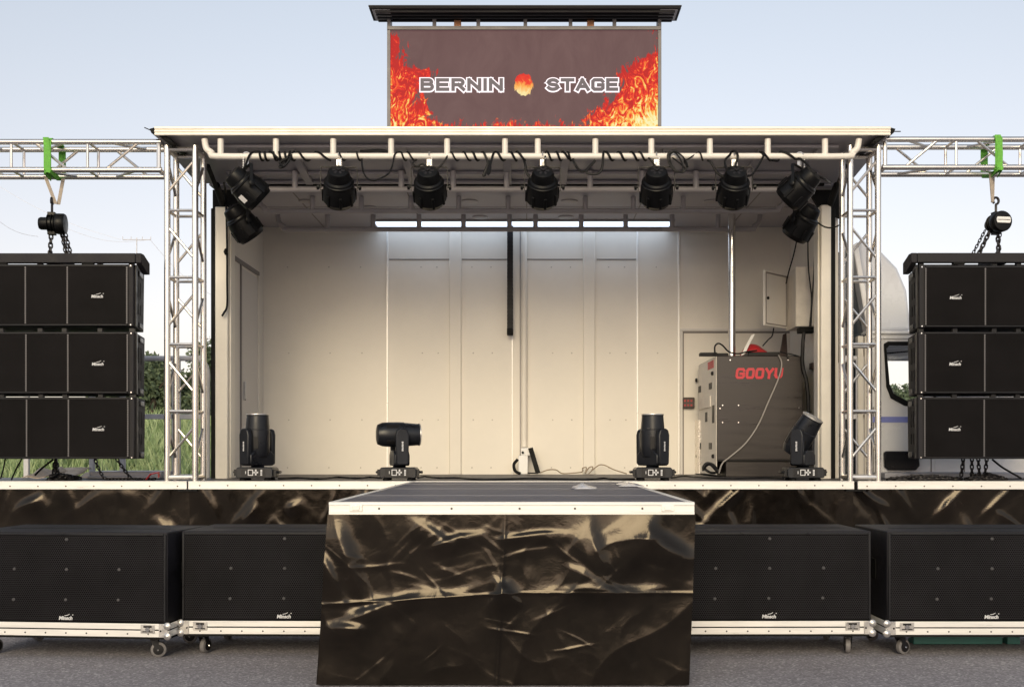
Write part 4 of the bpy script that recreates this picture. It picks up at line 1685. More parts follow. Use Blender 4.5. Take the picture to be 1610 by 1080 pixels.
SY = 6.4
sub0, dol0 = subwoofer(), dolly()
subs = [(105, 6.36, -5.0, "outermost black subwoofer before the grass bank side stage"),
        (447, 6.42, -1.0, "black subwoofer between the catwalk and the outermost one on the grass bank side"),
        (1208, 6.42, .5, "black subwoofer between the catwalk and the dolly with the teal bar"),
        (1557, 6.40, 0.0, "outermost black subwoofer above the teal bar, before the truck cab side stage")]
dl = ["white edged dolly under the outermost subwoofer on the grass bank side",
      "white edged dolly under the subwoofer beside the catwalk on the grass bank side",
      "white edged dolly under the subwoofer beside the catwalk on the truck cab side",
      "white edged dolly rolling over the teal bar under the outermost subwoofer"]
for i, (px, Y, rz, la) in enumerate(subs):
    o = sub0 if i == 0 else copy_tree(sub0)
    d = dol0 if i == 0 else copy_tree(dol0)
    o.location = (PX(px, Y), Y, .21)
    d.location = (PX(px, Y), Y - .012, 0)
    # turn about the front face's centre
    o.rotation_euler = d.rotation_euler = (0, 0, R(-rz) * -1)
    o["label"], d["label"] = la, dl[i]
    o["group"], d["group"] = "subwoofers standing on the ground", "dollies under the subwoofers"
    for k, ch in enumerate([c for c in d.children if c.name.startswith("caster")]):
        ch.rotation_euler = (0, 0, R([(72, 15, 40, 10), (75, 160, 80, 30), (30, 80, 140, 60), (28, 60, 120, 20)][i][k % 4]))
m = MB()
zt0 = P(1432, 1012, 6.85)
m.box(zt0.x, zt0.x + .55, 6.8, 6.86, .004, .075)
m.box(zt0.x + .58, zt0.x + .66, 6.8, 6.86, .004, .07)
m.box(zt0.x, zt0.x + .66, 6.86, 6.9, .004, .03)
tag(m.build("steel_bar", M['teal'], bevel=.004), "teal painted steel bar lying on the asphalt under the outermost subwoofer", "steel bar")

# ------------------------------------------------------------------ moving head lamps
def moving_head(label, px, axis_dir, tilt, mirror=False):
    Y = 10.0
    x = PX(px, Y)
    t = thing("moving_head", label, "stage light", (x, Y, FLOOR + .002), group="moving head lamps on the stage floor")
    m = MB()
    m.prism([(-.165, .035), (-.165, .1), (-.15, .118), (.15, .118), (.165, .1), (.165, .035), (.155, .022), (-.155, .022)], -.13, .13)
    base = m.build("base", M['head_black'], t, world=False, bevel=.006)
    for sx_ in (-1, 1):
        for sy in (-1, 1):
            m = MB()
            m.lathe([(.03, 0), (.03, .015), (.02, .024)], (sx_ * .11, sy * .09, 0), (0, 0, 1), 12)
            m.build("foot", M['rubber'], base, world=False)
    for sx_ in (-1, 1):
        m = MB()
        m.tube(smooth_path([(sx_ * .16, -.07, .075), (sx_ * .195, -.06, .075), (sx_ * .2, 0, .072), (sx_ * .195, .06, .075), (sx_ * .16, .07, .075)], 4), .012, 8)
        m.box(sx_ * .175 - .014, sx_ * .175 + .014, -.1, -.07, .04, .1)
        m.build("handle", M['black_gloss'], base, world=False)
    m = MB()
    m.box(-.115, .1, -.133, -.13, .033, .108)
    dp = m.build("display_panel", M['black_gloss'], base, world=False)
    m = MB()
    y0, y1 = -.1345, -.1325
    # square menu screen border, arrow keys, row of buttons
    for (a, b_, c, d) in ((-.055, -.008, .092, .099), (-.055, -.008, .045, .052), (-.055, -.048, .052, .092), (-.015, -.008, .052, .092)):
        m.box(a, b_, y0, y1, c, d)
    m.box(-.006, .038, y0, y1, .066, .08)
    m.box(.009, .023, y0, y1, .048, .1)
    for z in (.05, .064, .08, .092):
        m.box(.058, .074, y0, y1, z - .005, z + .005)
    m.box(-.078, -.072, y0, y1, .06, .085)
    m.build("symbol", M['white_print'], dp, world=False)
    # yoke
    pan = math.atan2(axis_dir[1], axis_dir[0])
    yk = MB()
    yk.prism([(-.145, .15), (-.125, .132), (.125, .132), (.145, .15), (.145, .23), (.095, .27), (-.095, .27), (-.145, .23)], -.07, .07)
    yk.lathe([(.06, .115), (.06, .134)], (0, 0, 0), (0, 0, 1), 20)
    for s in (-1, 1):
        pr = [(-.055, .15), (-.04, .14), (.04, .14), (.055, .15), (.06, .41), (.045, .455), (.02, .468), (-.02, .468), (-.045, .455), (-.06, .41)]
        n = len(pr)
        xa, xb = sorted((s * .118, s * .168))
        yk.prism_x(pr, xa, xb)
    yo = yk.build("yoke", M['head_black'], t, world=False, bevel=.014)
    yo.rotation_euler = (0, 0, pan)
    m = MB()
    for k in range(7):
        z = .265 + k * .0125
        m.box(.168, .1695, -.008 + .001 * (k % 3), .008 - .001 * (k % 2), z, z + .0095)
    m.build("maker_mark", M['white_print'], yo, world=False)
    m = MB()
    prof_ = [(.07, -.205), (.09, -.2), (.108, -.155), (.112, -.1), (.113, -.02), (.112, .04), (.107, .045), (.107, .06), (.098, .168), (.1, .172), (.1, .18)]
    m.lathe(prof_ + [(.088, .182), (.084, .165)], (0, 0, 0), (0, 0, 1), 36)
    hd = m.build("head", M['head_black'], t, world=False, angle=25)
    hd.location = (0, 0, .415)
    hd.rotation_mode = 'QUATERNION'
    hd.rotation_quaternion = Quaternion((0, 0, 1), pan) @ Quaternion((1, 0, 0), tilt)
    m = MB()
    m.lathe([(.083, .168), (.06, .176), (.02, .179), (.001, .18)], (0, 0, 0), (0, 0, 1), 28)
    m.build("lens", M['lens'], hd, world=False)
    m = MB()
    m.lathe([(.101, .176), (.1025, .18), (.101, .186), (.094, .1865), (.088, .182)], (0, 0, 0), (0, 0, 1), 36)
    m.build("lens_ring", M['steel'], hd, world=False)
    for a in (40, 140, 220, 320):
        m = MB()
        ca, sa = math.cos(R(a)), math.sin(R(a))
        B = Matrix.Rotation(R(a), 4, 'Z')
        m.box(.108, .113, -.02, .02, -.13, -.02, B)
        m.build("vent", M['black'], hd, world=False, bevel=.002)
    for z in (.05,):
        m = MB()
        m.box(.1, .111, -.012, .012, z, z + .008, Matrix.Rotation(R(-60), 4, 'Z'))
        m.build("screw", M['screw'], hd, world=False)
    return t


moving_head("black moving head lamp pointing straight up beside the door wall", 405, (-.55, -.84), 0)
moving_head("black moving head lamp with its head lying level", 628, (.28, -.96), R(-90))
moving_head("black moving head lamp pointing straight up near the dark steel cabinet", 1026, (.55, -.84), 0)
moving_head("black moving head lamp tilted to show its lens ring, in front of the steel cabinet", 1262, (-.55, -.84), R(-32))

# ------------------------------------------------------------------ par lights
def par_light():
    t = thing("par_light", "", "stage light", (0, 0, 0), group="par lights hanging from the lighting rails")
    zp = -.27
    m = MB()
    m.box(-.02, .02, -.012, .012, -.085, -.03)
    m.tube([Vector((0, .034 * math.cos(a), .034 * math.sin(a))) for a in [R(q) for q in range(-100, 200, 20)]], .008, 6)
    m.cyl((0, 0, -.09), (0, 0, -.05), .016, 10)
    m.build("clamp", M['steel'], t, world=False)
    m = MB()
    for k in range(5):
        m.lathe([(.002, -.009), (.008, 0), (.002, .009)], (.022, -.035, -.03 - k * .02), (0, 0, 1), 8)
    m.build("safety_chain", M['white'], t, world=False)
    m = MB()
    w = .158
    m.strap([(-w, 0, zp - .03), (-w, 0, -.115), (-w + .01, 0, -.095), (w - .01, 0, -.095), (w, 0, -.115), (w, 0, zp - .03)], .028, .006, (0, 1, 0))
    yk = m.build("yoke", M['lamp_black'], t, world=False)
    for s in (-1, 1):
        m = MB()
        m.lathe([(.008, 0), (.008, .01), (.022, .012), (.024, .03), (.016, .034)], (s * .158, 0, zp), (s, 0, 0), 10)
        m.build("knob", M['lamp_black'], yk, world=False)
    m = MB()
    m.lathe([(.03, .178), (.06, .176), (.085, .165), (.097, .13), (.1, .085), (.118, .075), (.124, .06), (.131, .055), (.131, .045), (.126, .04), (.138, -.02), (.142, -.09), (.144, -.115), (.136, -.125), (.12, -.16), (.11, -.162), (.105, -.14)], (0, 0, 0), (0, 0, 1), 32)
    hs = m.build("housing", M['lamp_black'], t, world=False, angle=25)
    hs.location = (0, 0, zp)
    hs.rotation_euler = (R(48), 0, 0)
    m = MB()
    for k in range(6):
        a = k * math.pi / 3
        m.box(.02, .055, -.011, .011, .172, .1795, Matrix.Rotation(a, 4, 'Z'))
    m.lathe([(.014, .176), (.014, .19)], (0, 0, 0), (0, 0, 1), 12)
    m.build("rear_vent", M['cab_black'], hs, world=False, bevel=.003)
    for k in range(8):
        a = k * math.pi / 4 + .2
        m = MB()
        m.box(.136, .151, -.012, .012, -.13, -.02, Matrix.Rotation(a, 4, 'Z'))
        m.build("rib", M['lamp_black'], hs, world=False, bevel=.004)
    m = MB()
    m.lathe([(.104, -.13), (.05, -.15), (.001, -.155)], (0, 0, 0), (0, 0, 1), 24)
    m.build("lens", M['lens'], hs, world=False)
    return t


pl0 = par_light()
spots = [(533, RY0, RZ0, 4, 48, "black par light on the front rail next to the slanted pair by the door wall"),
         (675, RY0, RZ0, 2, 50, "black par light on the front rail under the first lit word"),
         (853, RY0, RZ0, 0, 50, "central black par light on the front rail under the glowing ember"),
         (1032, RY0, RZ0, -3, 50, "black par light on the front rail beside a big loop of coiled cable"),
         (1154, RY0, RZ0, -4, 50, "black par light on the front rail over the silver exhaust pipe"),
         (388, RY0, RZ0, -62, 50, "upper slanted black par light with a white sticker by the door wall"),
         (1257, RY0, RZ0, 55, 52, "upper slanted black par light over the white electrical box"),
         (381, 10.34, 3.615, -58, 40, "lower slanted black par light by the door wall"),
         (1262, 10.34, 3.62, 48, 40, "lower slanted black par light over the white electrical box")]
for i, (px, Y, Z, rz, tl, la) in enumerate(spots):
    o = pl0 if i == 0 else copy_tree(pl0)
    o.location = (PX(px, Y), Y, Z)
    o.rotation_euler = (0, 0, R(rz))
    o["label"] = la
    for ch in o.children:
        if ch.name.startswith("housing"):
            ch.rotation_euler = (R(tl), R([4, -3, 2, -2, 3, 0, 0, 5, -5][i]), 0)
    if i == 5:
        hs = [c for c in o.children if c.name.startswith("housing")][0]
        m = MB()
        m.box(.141, .1425, -.025, .025, -.075, -.005, Matrix.Rotation(R(-62), 4, 'Z'))
        m.build("sticker", M['white'], hs, world=False)
    if i >= 7:                      # drop bracket from the second rail
        m = MB()
        m.cyl((0, 0, .0), (0, 0, .05), .014, 8)
        m.build("drop_bracket", M['rubber'], o, world=False)

# ------------------------------------------------------------------ LED screen above the roof
YS = 12.0
sx0, sx1 = PX(613, YS), PX(1035, YS)
szv, szt = PZ(200, YS), PZ(48, YS)
led = thing("led_screen", "large lit LED screen showing flames and two words under a dark hood above the roof", "LED screen", ((sx0 + sx1) / 2, YS, ZC + .16))
m = MB()
m.box(0, sx1 - sx0, 0, .02, -.72, szt - szv)
pic = m.build("picture", M['screen'], None, smooth=False)
pic.parent = led
pic.location = Vector((sx0, YS, szv)) - led.location
m = MB()
m.box(sx0 - .005, sx1 + .005, YS + .021, YS + .16, ZC + .17, szt - .01)
m.build("casing", M['cab_black'], led)
for px in (611.5, 1037):
    m = MB()
    x = PX(px, YS)
    m.box(x - .018, x + .018, YS - .02, YS + .15, ZC + .165, PZ(27, YS))
    m.build("upright", M['frame_grey'], led, bevel=.003)
m = MB()
m.box(PX(609, YS), PX(1039, YS), YS - .03, YS - .021, szt - .004, PZ(43, YS))
m.box(PX(613.8, YS), PX(1034.7, YS), YS - .021, YS + .1, szt + .002, PZ(44, YS))
m.build("top_rail", M['frame_grey'], led, bevel=.002)
for px in (683, 752, 826, 897, 966):
    m = MB()
    x = PX(px, YS)
    m.box(x - .02, x + .02, YS - .018, YS + .02, PZ(44, YS) + .001, PZ(24, YS))
    m.build("strut", M['frame_grey'], led, bevel=.003)
for px in (719, 929):
    m = MB()
    x = PX(px, YS)
    m.box(x - .038, x + .038, YS + .03, YS + .1, PZ(44, YS) + .001, PZ(30, YS))
    m.build("hoist_block", M['copper'], led, bevel=.004)
# hood: shallow tray seen from below
hy0, hy1 = YS - .25, YS + .10
hx0, hx1 = PX(580, hy0), PX(1071, hy0)
hz = PZ(13.5, hy0)
m = MB()
m.box(hx0, hx1, hy0, hy1, hz, hz + .035)
hd = m.build("hood", M['cab_black'], led, bevel=.004)
m = MB()
m.box(hx0 - .004, hx1 + .004, hy0 - .012, hy0, hz + .012, hz + .03)
m.build("hood_lip", M['cab_black'], hd, bevel=.002)
for k in range(4):
    m = MB()
    y = hy0 + .04 + k * .085
    m.box(hx0 + .06, hx1 - .06, y, y + .03, hz - .022, hz)
    m.build("hood_rib", M['cab_black'], hd)
for s, x in ((1, hx0), (-1, hx1)):
    m = MB()
    a = sorted((x + s * .03, x + s * .22))
    m.box(a[0], a[1], hy0 + .03, hy1 - .03, hz - .006, hz)
    m.build("corner_plate", M['grey_panel'], hd)
# words: pale outlined letters with grey faces, drawn with broad strokes
def arc(cx, cz, rx, rz, a0, a1, n=9):
    return [(cx + rx * math.cos(R(a0 + (a1 - a0) * k / n)), cz + rz * math.sin(R(a0 + (a1 - a0) * k / n))) for k in range(n + 1)]


STROKES = {
    'B': [[(0, 0), (0, 1)], [(0, 1)] + arc(.52, .77, .2, .23, 90, -90) + [(0, .54)], [(0, .54)] + arc(.56, .27, .22, .27, 90, -90) + [(0, 0)]],
    'E': [[(0, 0), (0, 1)], [(0, 1), (.74, 1)], [(0, .5), (.68, .5)], [(0, 0), (.76, 0)]],
    'R': [[(0, 0), (0, 1)], [(0, 1)] + arc(.54, .74, .22, .26, 90, -90) + [(0, .48)], [(.42, .48), (.8, 0)]],
    'N': [[(0, 0), (0, 1)], [(.04, .95), (.78, .05)], [(.82, 0), (.82, 1)]],
    'I': [[(0, 0), (0, 1)]],
    'S': [arc(.42, .75, .38, .25, 20, 180) + arc(.42, .75, .38, .25, 180, 250) + arc(.42, .25, .4, .25, 70, 0) + arc(.42, .25, .4, .25, 0, -160)],
    'T': [[(0, 1), (.9, 1)], [(.45, 0), (.45, 1)]],
    'A': [[(0, 0), (.42, 1)], [(.42, 1), (.92, 0)], [(.2, .3), (.7, .3)]],
    'G': [[(.86, .84), (.74, 1), (.14, 1), (0, .84), (0, .16), (.14, 0), (.74, 0), (.88, .14), (.88, .46), (.5, .46)]],
    'O': [[(0, .5), (0, .84), (.12, 1), (.68, 1), (.8, .84), (.8, .16), (.68, 0), (.12, 0), (0, .16), (0, .5)]],
    'Y': [[(0, 1), (.4, .5)], [(.8, 1), (.4, .5)], [(.4, .5), (.4, 0)]],
    'U': [[(0, 1), (0, .35)] + arc(.38, .35, .38, .35, 180, 360) + [(.76, 1)]],
}


def word_mesh(word, width, height, stroke, gap, y, grow=0.0, shear=0.0):
    """centred strokes facing -y"""
    adv = [max(p[0] for st in STROKES[c] for p in st) for c in word]
    total = sum(adv) + gap * (len(word) - 1)
    sx_ = (width - stroke) / total
    sz_ = height - stroke
    m = MB()
    x = -width / 2 + stroke / 2
    lay = 0
    for c, a in zip(word, adv):
        for st in STROKES[c]:
            pts = [Vector((x + px * sx_ + shear * pz * sz_, y, -height / 2 + stroke / 2 + pz * sz_)) for px, pz in st]
            hw = stroke / 2 + grow
            # square ends, mitred joints
            n = len(pts)
            L, Rr = [], []
            for i in range(n):
                if i == 0:
                    d = (pts[1] - pts[0]).normalized()
                    e = -d * hw
                elif i == n - 1:
                    d = (pts[-1] - pts[-2]).normalized()
                    e = d * hw
                else:
                    d = ((pts[i] - pts[i - 1]).normalized() + (pts[i + 1] - pts[i]).normalized()).normalized()
                    e = Vector((0, 0, 0))
                nn = Vector((-d.z, 0, d.x))
                k = 1.0
                if 0 < i < n - 1:
                    k = 1 / max(.6, d.dot((pts[i] - pts[i - 1]).normalized()))
                L.append(pts[i] + e + nn * hw * k)
                Rr.append(pts[i] + e - nn * hw * k)
            for i in range(n - 1):
                lay += 1
                dy = Vector((0, -.00004 * lay, 0))
                m.add([L[i] + dy, L[i + 1] + dy, Rr[i + 1] + dy, Rr[i] + dy], [(0, 1, 2, 3)])
        x += (a + gap) * sx_
    return m


for word, pa, pb in (("BERNIN", 661, 791), ("STAGE", 859, 972)):
    w = PX(pb, YS) - PX(pa, YS)
    loc = P((pa + pb) / 2, 134, YS - .004) - led.location
    o1 = word_mesh(word, w, .142, .040, .42, 0, .012).build("word", M['led_white'], None, smooth=False)
    o1.parent = led
    o1.location = loc
    o2 = word_mesh(word, w, .142, .040, .42, 0, -.001).build("word_face", M['led_dark'], None, smooth=False)
    o2.parent = o1
    o2.location = (0, -.010, 0)

# ------------------------------------------------------------------ power cabinet with exhaust pipe
QY = 11.43
qx0, qx1 = PX(1127, QY), PX(1262, QY)
qz1 = PZ(559, QY)
qb = 12.6
cb = thing("power_cabinet", "dark steel power cabinet with cream side and red lettering at the back of the stage", "cabinet", ((qx0 + qx1) / 2, QY + .5, FLOOR))
m = MB()
m.box(qx0 + .004, qx1, QY + .02, qb, FLOOR + .16, qz1)
m.box(qx0 + .1, qx1 - .05, QY + .03, qb - .05, FLOOR + .002, FLOOR + .16)
bd = m.build("body", M['cabinet_steel'], cb, bevel=.005)
m = MB()
m.box(qx0, qx1, QY, QY + .018, FLOOR + .18, qz1 - .006)
fd = m.build("front_panel", M['cabinet_steel'], cb, bevel=.004)
m = MB()
m.box(qx0, qx1, QY + .004, QY + .02, FLOOR + .165, FLOOR + .178)
m.build("panel_gap", M['black'], cb)
for px, py in ((1132, 642), (1136, 637), (1161, 637), (1136, 664), (1161, 664), (1148, 566), (1239, 566), (1256, 641)):
    m = MB()
    m.lathe([(.009, 0), (.007, .004)], P(px, py, QY), (0, -1, 0), 10)
    m.build("screw", M['chrome'], fd)
tx = word_mesh("GOOYU", .49, .114, .027, .42, 0, .0, .12).build("lettering", M['red_print'], None, smooth=False)
tx.parent = fd
tx.location = P(1193, 587, QY - .004) - cb.location
m = MB()
m.box(qx0 - .006, qx0 + .003, QY + .005, qb, FLOOR + .02, qz1 - .01)
sd = m.build("side_panel", M['cabinet_white'], cb, bevel=.002)
q = lambda px: qx0 * F / (px - CX)          # depth of a point on the side panel


def sbox(pa, pb, ya, yb_, name, mt, d=.006):
    Yb, Ya = q(pa), q(pb)
    m = MB()
    m.box(qx0 - .006 - d, qx0 - .006, Ya, Yb, PZ(yb_, (Ya + Yb) / 2), PZ(ya, (Ya + Yb) / 2))
    return m.build(name, M[mt], sd, bevel=.001)


for a in ((1099.5, 1103, 607, 617), (1116, 1120, 602, 612), (1099.5, 1103, 696, 706), (1116, 1120, 696, 706)):
    sbox(*a, "slot", 'black')
sbox(1121, 1124, 637, 665, "vent_slot", 'black')
sbox(1110, 1113, 648, 663, "vent_slot", 'black')
sbox(1101, 1119, 625, 642, "socket_plate", 'cabinet_white', .015)
sbox(1114, 1123, 568, 580, "warning_sticker", 'red_print', .003)
sbox(1091.5, 1102, 661, 744, "side_grille", 'alu', .02)
for px, py in ((1097, 597.5), (1122, 587), (1098, 717), (1123, 717)):
    m = MB()
    y = q(px)
    m.lathe([(.022, 0), (.02, .02), (.008, .024)], (qx0 - .006, y, PZ(py, y)), (-1, 0, 0), 14)
    m.build("knob", M['black'], sd)
pp = MB()
px_, pY = PX(1150.5, 11.85), 11.85
pp.cyl((px_, pY, qz1 - .005), (px_, pY, ZC), .04, 20)
po = pp.build("exhaust_pipe", M['chrome'], cb)
pp = MB()
pp.lathe([(.07, 0), (.07, .01), (.043, .014)], (px_, pY, qz1), (0, 0, 1), 20)
pp.build("collar", M['steel'], po)

m = MB()
z = qz1 + .004
ya = 11.5
m.box(PX(1101, ya), PX(1128, ya), ya, ya + .1, z, z + .035)
m.box(PX(1128, ya) , PX(1146, ya), ya + .02, ya + .07, z, z + .03)
tag(m.build("power_strip", M['black'], bevel=.006), "black power strip jutting over the cabinet's cream edge", "power strip")
m = MB()
m.box(PX(1176, ya), PX(1226, ya), ya, ya + .25, z, z + .04)
tag(m.build("stage_box", M['black'], bevel=.006), "flat black control box on the cabinet top by the red bag", "control box")
m = MB()
vs, fs = [], []
n = 14
bx0, bx1, by0, by1 = PX(1166, 11.8), PX(1212, 11.8), 11.76, 12.05
for j in range(n + 1):
    for i in range(n + 1):
        u, v = i / n, j / n
        e = (4 * u * (1 - u)) ** .45 * (4 * v * (1 - v)) ** .45
        vs.append((bx0 + (bx1 - bx0) * u, by0 + (by1 - by0) * v, z + .17 * e * (1 - .55 * abs(u - .38)) + .02 * noise.noise(Vector((u * 5, v * 5, 2))) * e))
for j in range(n):
    for i in range(n):
        a = j * (n + 1) + i
        fs.append((a, a + 1, a + n + 2, a + n + 1))
m.add(vs, fs)
tag(m.build("red_bag", M['red']), "slumped red bag on top of the power cabinet", "bag")
m = MB()
a, b_ = P(1168, 558, 11.7), P(1184, 526, 11.78)
m.strap([a, a.lerp(b_, .5) + Vector((0, .02, 0)), b_], .05, .004, (1, .3, .4))
tag(m.build("paper_sheet", M['white']), "upright curled white leaflet leaning on the red bag", "leaflet")
m = MB()
m.prism([(PX(1224, 12.4), qz1 + .01), (PX(1238, 12.4), qz1 + .01), (PX(1236, 12.4), PZ(524, 12.4)), (PX(1231, 12.4), PZ(526, 12.4))], 12.38, 12.41)
tag(m.build("dark_board", M['brown_box']), "narrow dark board standing on the cabinet against the wall", "board")

# brown socket box on the back wall, plate on the side wall
m = MB()
m.box(PX(1073, YB), PX(1091, YB), YB - .06, YB, PZ(642, YB), PZ(625, YB))
sb = thing("socket_box", "dark brown socket box on the back wall beside the power cabinet", "socket box", P(1082, 633, YB))
m.build("case", M['brown_box'], sb, bevel=.008)
m = MB()
for px in (1077, 1082, 1087):
    for py in (630, 637):
        m.lathe([(.012, 0), (.012, .006)], P(px, py, YB - .06), (0, -1, 0), 12)
m.build("socket", M['red'], sb)
m = MB()
yy = 11.65
m.box(WX - .03, WX, yy, yy + .12, PZ(580, yy), PZ(570, yy))
m.box(WX - .012, WX, yy - .12, yy - .03, PZ(577, yy), PZ(556, yy))
tag(m.build("wall_switch", M['brown_box'], bevel=.004), "small dark switch on the side wall next to the white post", "switch")

# electrical box with its door standing open
eb = thing("electrical_box", "cream electrical box on the side wall with its grey door standing open", "electrical box", (2.94, 11.7, 2.5))
ex0, ey0, ey1 = 2.815, 11.45, 11.9
ez0, ez1 = PZ(514, 11.5), PZ(421, 11.5)
m = MB()
m.box(ex0, WX, ey0, ey1, ez0, ez1)
m.box(ex0 - .012, ex0, ey0, ey0 + .02, ez0, ez1)
m.box(ex0 - .012, ex0, ey1 - .02, ey1, ez0, ez1)
m.build("case", M['cabinet_white'], eb, bevel=.004)
m = MB()
DB = Matrix.Translation((ex0 - .015, ey1 - .03, 0)) @ Matrix.Rotation(R(46), 4, 'Z')
dz0, dz1 = ez0 + .02, ez1 - .015
m.box(-.46, 0, -.02, 0, dz0, dz1, DB)
dd = m.build("door", M['door'], eb, bevel=.004)
m = MB()
xa, xb, za, zb = -.435, -.025, dz0 + .03, dz1 - .02
m.box(xa, xb, -.028, -.02, zb - .012, zb, DB)
m.box(xa, xa + .008, -.026, -.02, za, zb - .012, DB)
m.box(xb - .008, xb, -.026, -.02, za, zb - .012, DB)
m.box(xa, xb, -.026, -.02, za - .01, za, DB)
m.build("door_seal", M['wall_dark'], dd)
m = MB()
m.lathe([(.016, 0), (.016, .012), (.006, .016)], DB @ Vector((-.4, -.021, (dz0 + dz1) / 2)), DB.to_3x3() @ Vector((0, -1, 0)), 12)
m.build("lock", M['rubber'], dd)
m = MB()
m.box(PX(1257, 11.4), PX(1281, 11.4), 11.38, 11.52, PZ(523, 11.4), PZ(514, 11.4))
m.box(PX(1265, 11.4), PX(1274, 11.4), 11.36, 11.38, PZ(522, 11.4), PZ(516, 11.4))
so = tag(m.build("cable_socket", M['rubber'], bevel=.006), "black cable socket under the cream electrical box", "socket")

# cable carrier hanging down the back wall, small white motor at its foot
m = MB()
xc = PX(802, 12.62)
z0, z1 = PZ(523, 12.62), ZC
k = 0
zz = z0
cc = thing("cable_carrier", "black link cable carrier hanging down the back wall", "cable carrier", (xc, 12.62, z0))
while zz < z1 - .03:
    m.box(xc - .034, xc + .034, 12.6, 12.66, zz, zz + .036)
    m.box(xc - .028, xc + .028, 12.603, 12.657, zz + .036, zz + .044)
    zz += .044
m.build("link", M['black'], cc)
m = MB()
m.box(xc - .036, xc + .036, 12.585, 12.67, z0 - .03, z0 + .05)
m.build("end_clamp", M['rubber'], cc, bevel=.01)
mo = thing("lift_motor", "small white lift motor with a black strap at the foot of the back wall", "motor", P(825, 744, 12.6))
m = MB()
m.box(PX(815, 12.6), PX(830, 12.6), 12.55, 12.7, FLOOR + .003, PZ(716, 12.6))
m.box(PX(819, 12.6), PX(836, 12.6), 12.56, 12.7, PZ(716, 12.6), PZ(704, 12.6))
m.build("case", M['white'], mo, bevel=.008)
m = MB()
m.strap([P(834, 704, 12.53), P(846, 744, 12.5)], .055, .02, (1, 0, .25))
m.strap([P(846, 743.5, 12.5), P(830, 743.5, 12.54)], .03, .015, (0, 1, 0))
m.build("strap", M['rubber'], mo)
m = MB()
m.tube(smooth_path([P(814, 722, 12.56), P(808, 730, 12.54), P(810, 740, 12.52), P(818, 744.5, 12.5)]), .018, 8)
m.lathe([(.014, 0), (.014, .02)], P(822, 711, 12.555), (0, -1, 0), 10)
m.build("cable_stub", M['rubber'], mo)

# ------------------------------------------------------------------ cables
def cable(label, pts, r=.0105, mt='cable', sub=6):
    m = MB()
    m.tube(smooth_path(pts, sub), r, 6)
    return tag(m.build("cable", M[mt]), label, "cable")


def on_rail(px, a, rr=.036):
    """a point around the front rail"""
    return Vector((PX(px, RY0), RY0 - rr * math.cos(a), RZ0 + rr * math.sin(a)))


def hang(px, py, dy=-.04):
    return P(px, py, RY0 + dy)


T = math.pi / 2


def wrap(px0, px1, turns, a0=T):
    n = max(int(abs(turns) * 10), 4)
    return [on_rail(px0 + (px1 - px0) * k / n, a0 - 2 * math.pi * turns * k / n) for k in range(n + 1)]


cable("black cable from the slanted lamp pair wound on the rail by the door wall", [hang(372, 285), hang(376, 277), hang(385, 262), on_rail(394, 0), on_rail(400, T)] + wrap(408, 424, 2.0) + wrap(424, 462, 1.0) + [hang(440, 262), hang(447, 262)] + [hang(455, 252), on_rail(462, T)])
cable("second black cable in the tangle on the rail near the door wall", wrap(430, 452, 2.5) + [hang(447, 262, -.05), hang(440, 256), hang(452, 248)] + wrap(456, 466, 1) + wrap(468, 496, 1.0) + wrap(497, 520, .5))
cable("black cable sagging in a deep loop between the first two straight lamps", wrap(532, 548, 1.0) + wrap(560, 569, .8) + [hang(569, 256), hang(572, 272), hang(578, 281), hang(588, 284), hang(600, 280), hang(611, 273), hang(617, 260), on_rail(621, 0), on_rail(626, T)] + wrap(630, 640, .7), .008)
cable("short black plug cable lying on the rail beside a stub", [on_rail(566, T, .04), on_rail(580, T, .045), on_rail(596, T, .05), on_rail(610, T, .04)], .013)
cable("black cable dropping into the lamp under the first lit word", wrap(640, 656, .7) + [hang(650, 256), hang(655, 262), hang(664, 258), hang(672, 264), hang(680, 269), hang(690, 264), hang(700, 252), on_rail(706, T)] + wrap(708, 740, 1.6), .008)
cable("black cable with a narrow hanging loop in front of the ceiling", wrap(742, 762, 1.2) + [hang(767, 256), hang(764, 266), hang(760, 276), hang(763, 274), hang(768, 258), hang(770, 254), hang(771, 268), hang(767, 274), hang(772, 256), on_rail(775, 0), on_rail(778, T)] + wrap(780, 812, 1.5) + wrap(812, 826, .5))
cable("black cable feeding the central lamp under the ember", [on_rail(824, -T), hang(826, 260), hang(828, 272), hang(834, 279), hang(842, 283), hang(850, 280), hang(858, 268), hang(857, 255), on_rail(858, T)] + wrap(860, 884, 1.7) + wrap(884, 894, .4))
cable("black cable sagging in a wide loop past the central lamp", wrap(892, 900, .8) + [hang(903, 256), hang(910, 267), hang(918, 270), hang(928, 262), hang(936, 252), hang(922, 270), hang(932, 274), hang(942, 272), hang(947, 262), on_rail(948, 0), on_rail(949, T)] + wrap(952, 1004, 2.6))
cable("black cable running down to the lamp next to the coiled loop", wrap(1004, 1018, .7) + [hang(1022, 250), hang(1030, 262), hang(1034, 275), hang(1036, 284)], .009)
loop = []
for k in range(40):
    a = 2 * math.pi * k / 13
    loop.append(hang(1062 + 13 * math.cos(a) + 4 * math.sin(a * .37) + k * .1, 255 + 17 * math.sin(a + .5) * (1 if k % 2 else .92), -.045 - .0006 * k))
cable("big loop of coiled black cable hung on the rail", [on_rail(1046, T)] + loop + [hang(1076, 254), hang(1084, 249), on_rail(1098, T)] + wrap(1098, 1106, .6), .007, 'cable', 4)
